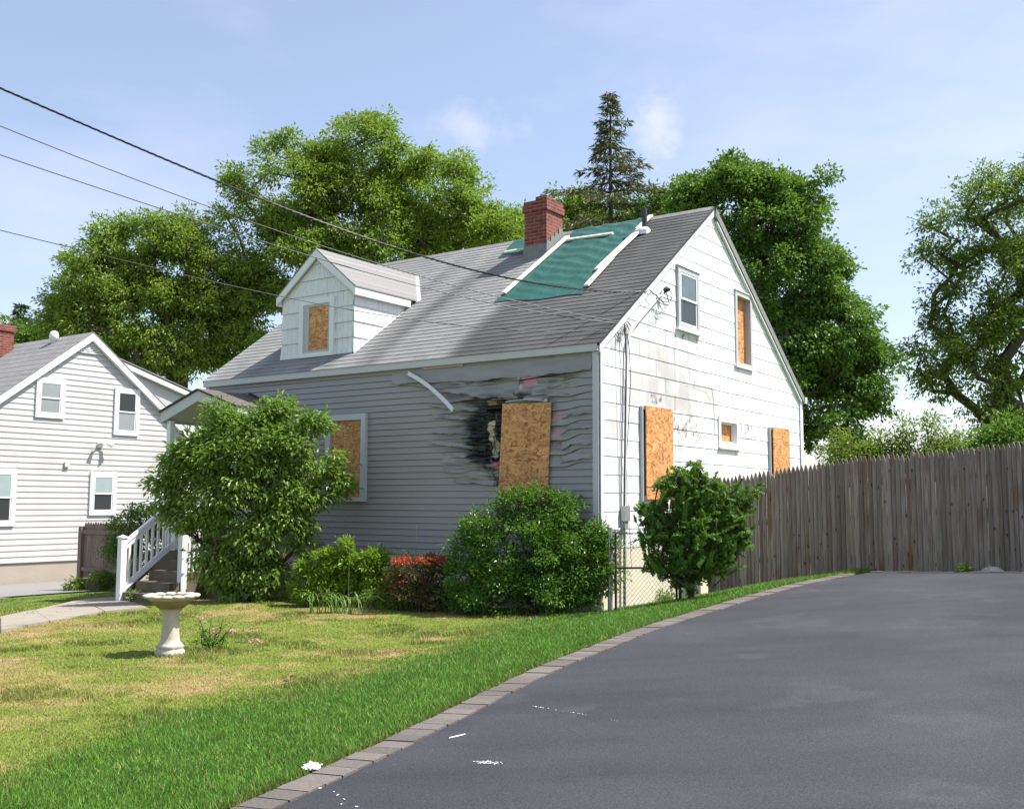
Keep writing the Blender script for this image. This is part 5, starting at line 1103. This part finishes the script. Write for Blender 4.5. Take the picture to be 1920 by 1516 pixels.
# stalks
for px_, lab in ((741, 'tall leafy weed stalk left of the other, before the red bush'), (777, 'tall leafy weed stalk before the middle of the red bush')):
    g0 = gpx(px_, 1141); t = thing('weed_stalk', lab, 'weed', g0, 0, 'weed stalks by the red bush'); tp = at(px_ + 2, 1052, g0[1]); P = np.array([g0, (g0 + tp) / 2 + np.array([.015, 0, 0]), tp]); m = MB(); m.tube(P, [.008, .006, .003], 5); m.build('stem', M['stem'], t, off=g0)
    s = rng.random(70); C = g0 + (tp - g0) * s[:, None]; a = rng.random(70) * 6.28; D = np.stack([np.cos(a), np.sin(a), .3 + 0 * a], 1); V, F = leaves(C, D, np.array([0, 0, 1.]) + rng.normal(0, .3, (70, 3)), .075 * (1.15 - .5 * s), .034); mesh_np('leaf', V - g0, F, M['weed'], t, tint=np.repeat(.5 + .5 * rng.random(70), 2))
m = MB(); 
for a, b, c_ in ((780, 1060, 988), (768, 1055, 1012), (655, 1030, 1015)): p0 = at(a, b, RYd + .1); p1 = at(a + (1 if c_ < 1000 else -3), c_, RYd + .1); m.tube([p0 - np.array([0, 0, .9]), p0, p1], [.004, .003, .0015], 4); m.tube([p1, p1 + np.array([0, 0, .03])], [.009, .004], 5)
o = m.build('dry_stalk', M['stem'], None, off=at(775, 1141, RYd + .1), loc_=at(775, 1141, RYd + .1)); tag(o, 'thin dry seed stalks rising against the grey siding', 'plant')
# day lily
lb = gpx(632, 1149); lt = thing('lily_clump', 'clump of arching strap leaves below the yellow green shrub', 'plant', lb, 0); V, F = [], []
for k in range(46):
    a = rng.random() * 6.28; ln = rng.uniform(.42, .72); b0 = lb + np.array([rng.normal(0, .20), rng.normal(0, .06), 0]); d = np.array([math.cos(a), math.sin(a) * .5, 0]); s0 = np.cross(d, [0, 0, 1]); n0 = len(V)
    for i, s in enumerate(np.linspace(0, 1, 6)):
        p = b0 + d * ln * (.15 * s + .6 * s * s) + np.array([0, 0, ln * (1.15 * s - .85 * s ** 2.2)]); w_ = .016 * (1 - s ** 2) + .001; V += [p - s0 * w_, p + s0 * w_]
    F += [(n0 + 2 * i, n0 + 2 * i + 1, n0 + 2 * i + 3, n0 + 2 * i + 2) for i in range(5)]
mesh_np('leaf_blades', np.array(V) - lb, np.array(F), M['lily'], lt, True, tint=rng.random(len(F)))
# yew: feathery shoots
yb0 = ground_at(wor((1.46, -.12, 0))); rng = np.random.default_rng(5); yt = thing('yew_shrub', 'upright feathery yew in front of the stockade fence end', 'shrub', yb0, 0); YY = yb0[1]
shoots = []
lob = lobes_px([(1270, 915, 38, 48), (1325, 925, 42, 42), (1245, 1000, 48, 50), (1310, 1000, 60, 70), (1368, 975, 36, 46), (1285, 1065, 52, 40), (1345, 1040, 42, 48), (1215, 955, 28, 20), (1395, 925, 22, 26), (1300, 880, 18, 22), (1390, 1010, 20, 24), (1225, 1050, 18, 22)], YY, .9)
cc = clump_centres(lob, 1500, .1)
for c in cc: shoots.append((c, .09 + .17 * rng.random()))
for a, b in ((1195, 940), (1205, 1003), (1262, 868), (1300, 862), (1345, 878), (1400, 990), (1412, 1018), (1408, 958), (1385, 903), (1420, 945), (1240, 890), (1185, 1010), (1215, 1040), (1400, 1055), (1325, 880), (1285, 880), (1270, 900), (1360, 905)): shoots.append((at(a, b, YY + rng.uniform(-.3, .2)), .34))
m = MB(); C, D, N_, LN, TN = [], [], [], [], []
for c, ln in shoots:
    src = yb0 + np.array([0, 0, .25]); o = c - src; o = o / np.linalg.norm(o); d = o + rng.normal(0, .75, 3) + np.array([0, 0, .3]); d /= np.linalg.norm(d); p0 = c - d * ln
    sag = np.array([0, 0, -.12 * ln]); n = int(105 * ln / .25); s = rng.random(n); p = p0 + d * (ln * s)[:, None] + sag * (s ** 2)[:, None]; m.tube([p0, p0 + d * ln * .5 + sag * .25, p0 + d * ln + sag], [.005, .004, .002], 4)
    sd = np.cross(d, rng.normal(0, .4, 3) + np.array([0, 0, 1.])); sd /= np.linalg.norm(sd); sg = np.where(rng.random(n) < .5, -1, 1)[:, None]
    C.append(p); D.append(sd * sg + d * .6 + rng.normal(0, .45, (n, 3))); N_.append(np.cross(d, sd) + rng.normal(0, .3, (n, 3))); LN.append(.034 + .018 * rng.random(n) * (1 - s * .4)); TN.append(np.clip(.15 + .55 * s + .3 * (rng.random() - .5) + .2 * rng.random(n), 0, 1))
V, F = leaves(np.concatenate(C), np.concatenate(D), np.concatenate(N_), np.concatenate(LN), .0135, .05, .05); mesh_np('foliage', V - yb0, F, M['yew'], yt, tint=np.repeat(np.concatenate(TN), 2))
nd, pr, rd = skeleton(yb0 - np.array([0, 0, .05]), np.array([c for c, l in shoots[::7]]), yb0[2] + .3, .045); sk_ = skel_mesh(nd, pr, rd, .006); sk_.add(m.v, m.f); sk_.build('stem', M['bark'], yt, True, off=yb0)
# rose bush and fallen petals
rb0 = gpx(395, 1216); rt = thing('rose_bush', 'sparse little rose bush with pink flowers beside the bird bath', 'shrub', rb0, 0); m = MB(); C, TN = [], []
for k in range(16):
    tip = at(rng.uniform(362, 432) if k else 436, rng.uniform(1158, 1196) if k else 1172, rb0[1] + rng.uniform(-.15, .15)); mid = (rb0 + tip) / 2 + rng.normal(0, .02, 3); m.tube([rb0 + rng.normal(0, .02, 3) * np.array([1, 1, 0]), mid, tip], [.006, .005, .002], 4)
    s = rng.random(16) ** .6; C.append(rb0 + (tip - rb0) * s[:, None] + rng.normal(0, .02, (16, 3)))
C.append(rb0 + rng.normal(0, 1, (220, 3)) * np.array([.13, .1, .02]) + np.array([0, 0, .07])); C = np.concatenate(C); V, F = leaves(C, rng.normal(0, 1, C.shape) + np.array([0, 0, .3]), np.array([0, 0, 1.]) + rng.normal(0, .5, C.shape), .032, .018); V[:, 2] = np.maximum(V[:, 2], rb0[2])
mesh_np('foliage', V - rb0, F, M['yew'], rt, tint=np.repeat(rng.random(len(C)), 2)); m.build('stem', M['bark'], rt, off=rb0)
pc = np.array([at(a, b, rb0[1]) for a, b in ((402, 1185), (398, 1183), (405, 1187), (436, 1181), (433, 1183), (380, 1160))]); L_ = np.repeat(np.arange(len(pc)), 9); V, F = leaves(pc[L_] + rng.normal(0, .012, (len(L_), 3)), rng.normal(0, 1, (len(L_), 3)), rng.normal(0, .6, (len(L_), 3)) + np.array([0, -.4, 1]), .03, .024); mesh_np('blossom', V - rb0, F, M['pinkpetal'], rt, tint=np.repeat(rng.random(len(L_)), 2))
P = []
for a, b, n in ((464, 1187, 14), (476, 1206, 22)):
    g0 = gpx(a, b); P.append(g0 + rng.normal(0, 1, (n, 3)) * np.array([.06, .05, .004]) + np.array([0, 0, .035]))
P = np.concatenate(P); pb = P.mean(0); V, F = leaves(P, rng.normal(0, 1, P.shape) * np.array([1, 1, .2]), np.array([0, 0, 1.]) + rng.normal(0, .3, P.shape), .035, .03); o = mesh_np('fallen_petals', V - pb, F, M['pinkpetal'], None, tint=np.repeat(rng.random(len(P)), 2), loc_=pb); tag(o, kind='stuff')
# ------------------------------------------------------------------ lawn blades
def blades():
    rng = np.random.default_rng(77)
    n = 620000; Y = 4.6 * (21 / 4.6) ** (rng.random(n) ** .92); X = (rng.random(n) * 1.12 - .56) * Y * 1.0; X = X - .02 * Y
    lx = (X - HC[0]) * HX[0] + (Y - HC[1]) * HX[1]; ly = (X - HC[0]) * HY[0] + (Y - HC[1]) * HY[1]; c, strip, d = lawncol(X, Y)
    ok = (d > .012) & ~((lx > -8.8) & (lx < .05) & (ly > -.05)) & ~((lx > -8.05) & (lx < -7.0) & (ly < -1.1) & (ly > -2.25)) & ~(in_path(X, Y) & (rng.random(n) > .03)) & ~((lx < -11.65) & (rng.random(n) > .06)) & (lx > -16)
    bare = fbm(X * 2.3 + 40, Y * 2.3, 4) * .55 + fbm(X * .55, Y * .55, 4) * .45; ok &= (rng.random(n) > sstep(.56, .70, bare) * .75 * (1 - strip))
    X, Y, c, strip, d = X[ok], Y[ok], c[ok], strip[ok], d[ok]; n = len(X); tuft = .6 * fbm(X * 1.3 + 70, Y * 1.3 + 5, 3) + .4 * fbm(X * 6, Y * 6, 2)
    h = (.017 + .035 * sstep(.52, .70, tuft)) * (1 - strip) + .036 * strip; h = h * (.6 + .8 * rng.random(n)) * (1 + .35 * sstep(.3, .05, d)); wd = .0018 + .0004 * Y
    a = rng.random(n) * 6.283; ca, sa = np.cos(a), np.sin(a); z = zg(X, Y) + (fbm(X * 1.5, Y * 1.5, 3) - .5) * .05 * (d > .1) - .006; le = rng.normal(0, .42, (n, 2)) * h[:, None]
    V = np.empty((n, 3, 3)); V[:, 0] = np.stack([X - ca * wd, Y - sa * wd, z], 1); V[:, 1] = np.stack([X + ca * wd, Y + sa * wd, z], 1); V[:, 2] = np.stack([X + le[:, 0], Y + le[:, 1], z + h], 1)
    dry = (rng.random(n) < .16 * (1 - strip) + .03)[:, None]; c = c * (.72 + .62 * rng.random(n))[:, None]; c = np.where(dry, np.array([[.36, .28, .13]]) * (.7 + .5 * rng.random(n))[:, None], c)
    o = mesh_np('grass', V.reshape(-1, 3), np.arange(n * 3).reshape(-1, 3), M['blade'], None, colors=np.repeat(c, 3, 0)); tag(o, kind='stuff')
blades()
# ------------------------------------------------------------------ litter
pp = gpx(569, 1446); pp = pp + np.array([.05, -.02, 0]); pp[2] = float(zplane(pp[0], pp[1])) + .020; V = []
n = 9; CV = [(pp[0] + (i / (n - 1) - .5) * .10 + rng.normal(0, .006), pp[1] + (j / (n - 1) - .5) * .08 + rng.normal(0, .006), pp[2] + .004 + .05 * rng.random() * math.sin(math.pi * i / (n - 1)) ** .5 * math.sin(math.pi * j / (n - 1)) ** .5 + (.012 if i in (0, 8) else 0)) for j in range(n) for i in range(n)]
I = np.arange(n * n).reshape(n, n); F = np.stack([I[:-1, :-1], I[:-1, 1:], I[1:, 1:], I[1:, :-1]], -1).reshape(-1, 4); o = mesh_np('crumpled_paper', np.array(CV) - pp, F, M['paper'], None, loc_=pp); tag(o, 'crumpled white paper scrap on the paver edging', 'paper')
def dpx(px, py):
    d = FW * FPX + RT * (px - 960) - UP * (py - 758); nrm = np.array([-.0606, -.0167, 1]); p0 = np.array([-1.4, 5.3, 0]); c = np.array([0, 0, CZ]); return c + d * (((p0 - c) @ nrm) / (d @ nrm))
M['lime'] = plain('dried_lime', (.50, .51, .53), .9, .15, 40)
def chipset(name, pts, lab, cat, s0=.012):
    b = dpx(*pts[0]); m_ = MB()
    for a, q in pts:
        c = dpx(a, q) + np.array([0, 0, .006]); s = s0 * rng.uniform(.5, 1.4); k = 7; ang = rng.random() * 6; el = rng.uniform(.3, .7); V = [c + s * (1 + .35 * rng.random()) * np.array([math.cos(t) * math.cos(ang) - el * math.sin(t) * math.sin(ang), math.cos(t) * math.sin(ang) + el * math.sin(t) * math.cos(ang), 0]) for t in np.linspace(0, 6.283, k, False)]; m_.slab(V, (0, 0, .003))
    o = m_.build(name, M['lime'], None, off=b, loc_=b); return tag(o, lab, cat)
chipset('dried_paint_splash', [(888, 1429), (889, 1429.5)] + [(rng.uniform(893, 942), 1431 + rng.normal(0, 1.6)) for k in range(46)], 'white dried paint splash on the driveway near the edging', 'paint splash', .006)
chipset('dried_paint_splash', [(1000, 1325), (1005, 1326), (1010, 1327), (1018, 1328), (1028, 1329), (1075, 1337), (1084, 1339), (1087, 1339), (1092, 1340), (1146, 1351), (1152, 1352), (1157, 1353)] + [(1000 + 14 * k, 1325 + 2.4 * k) for k in range(8)], 'broken line of white paint drips farther up the driveway', 'paint splash', .006)
chipset('dried_paint_splash', [(595, 1478), (600, 1479), (626, 1486), (668, 1514), (640, 1509), (633, 1492), (645, 1500)], 'tiny white paint flecks at the bottom edge of the driveway', 'paint splash', .008)
a, b = dpx(842, 1385), dpx(872, 1378); m = MB(); m.tube([a + np.array([0, 0, .008]), b + np.array([0, 0, .008])], .005, 5); o = m.build('twig', M['batten'], None, off=a, loc_=a); tag(o, 'pale straight twig lying on the driveway', 'twig')
rk = wor((4.62, 2.74, 0)); rk[2] = float(zplane(rk[0], rk[1])); V = []; n1_, n2_ = 14, 8
for i in range(n2_):
    ph = math.pi / 2 * i / (n2_ - 1)
    for j in range(n1_):
        t = 2 * math.pi * j / n1_; q = 1 + .22 * (float(vn(2 + math.cos(t) * 1.5, 3 + math.sin(t) * 1.5 + ph)) - .5); V.append((.15 * math.cos(ph) * math.cos(t) * q, .09 * math.cos(ph) * math.sin(t) * q, .085 * math.sin(ph) * q - .01))
m = MB(); m.add(V, [(i * n1_ + j, i * n1_ + (j + 1) % n1_, (i + 1) * n1_ + (j + 1) % n1_, (i + 1) * n1_ + j) for i in range(n2_ - 1) for j in range(n1_)]); o = m.build('rock', M['stone'], None, True, loc_=rk, rot=-HA); tag(o, 'rounded grey rock at the foot of the stockade fence', 'rock')
lf = gpx(540, 1284); lf[2] += .04; V, F = leaves(np.repeat(lf[None], 5, 0) + rng.normal(0, .012, (5, 3)), np.array([[1, 0, .3], [-1, .2, .3], [0, -1, .4], [.5, .6, .5], [-.6, -.6, .4]]), np.array([0, 0, 1.]) + rng.normal(0, .4, (5, 3)), .075, .045); o = mesh_np('dry_leaf', V - lf, F, plain('dry_leaf_brown', (.36, .25, .13), .8), None, loc_=lf); tag(o, 'dry curled brown leaf lying on the lawn', 'leaf')
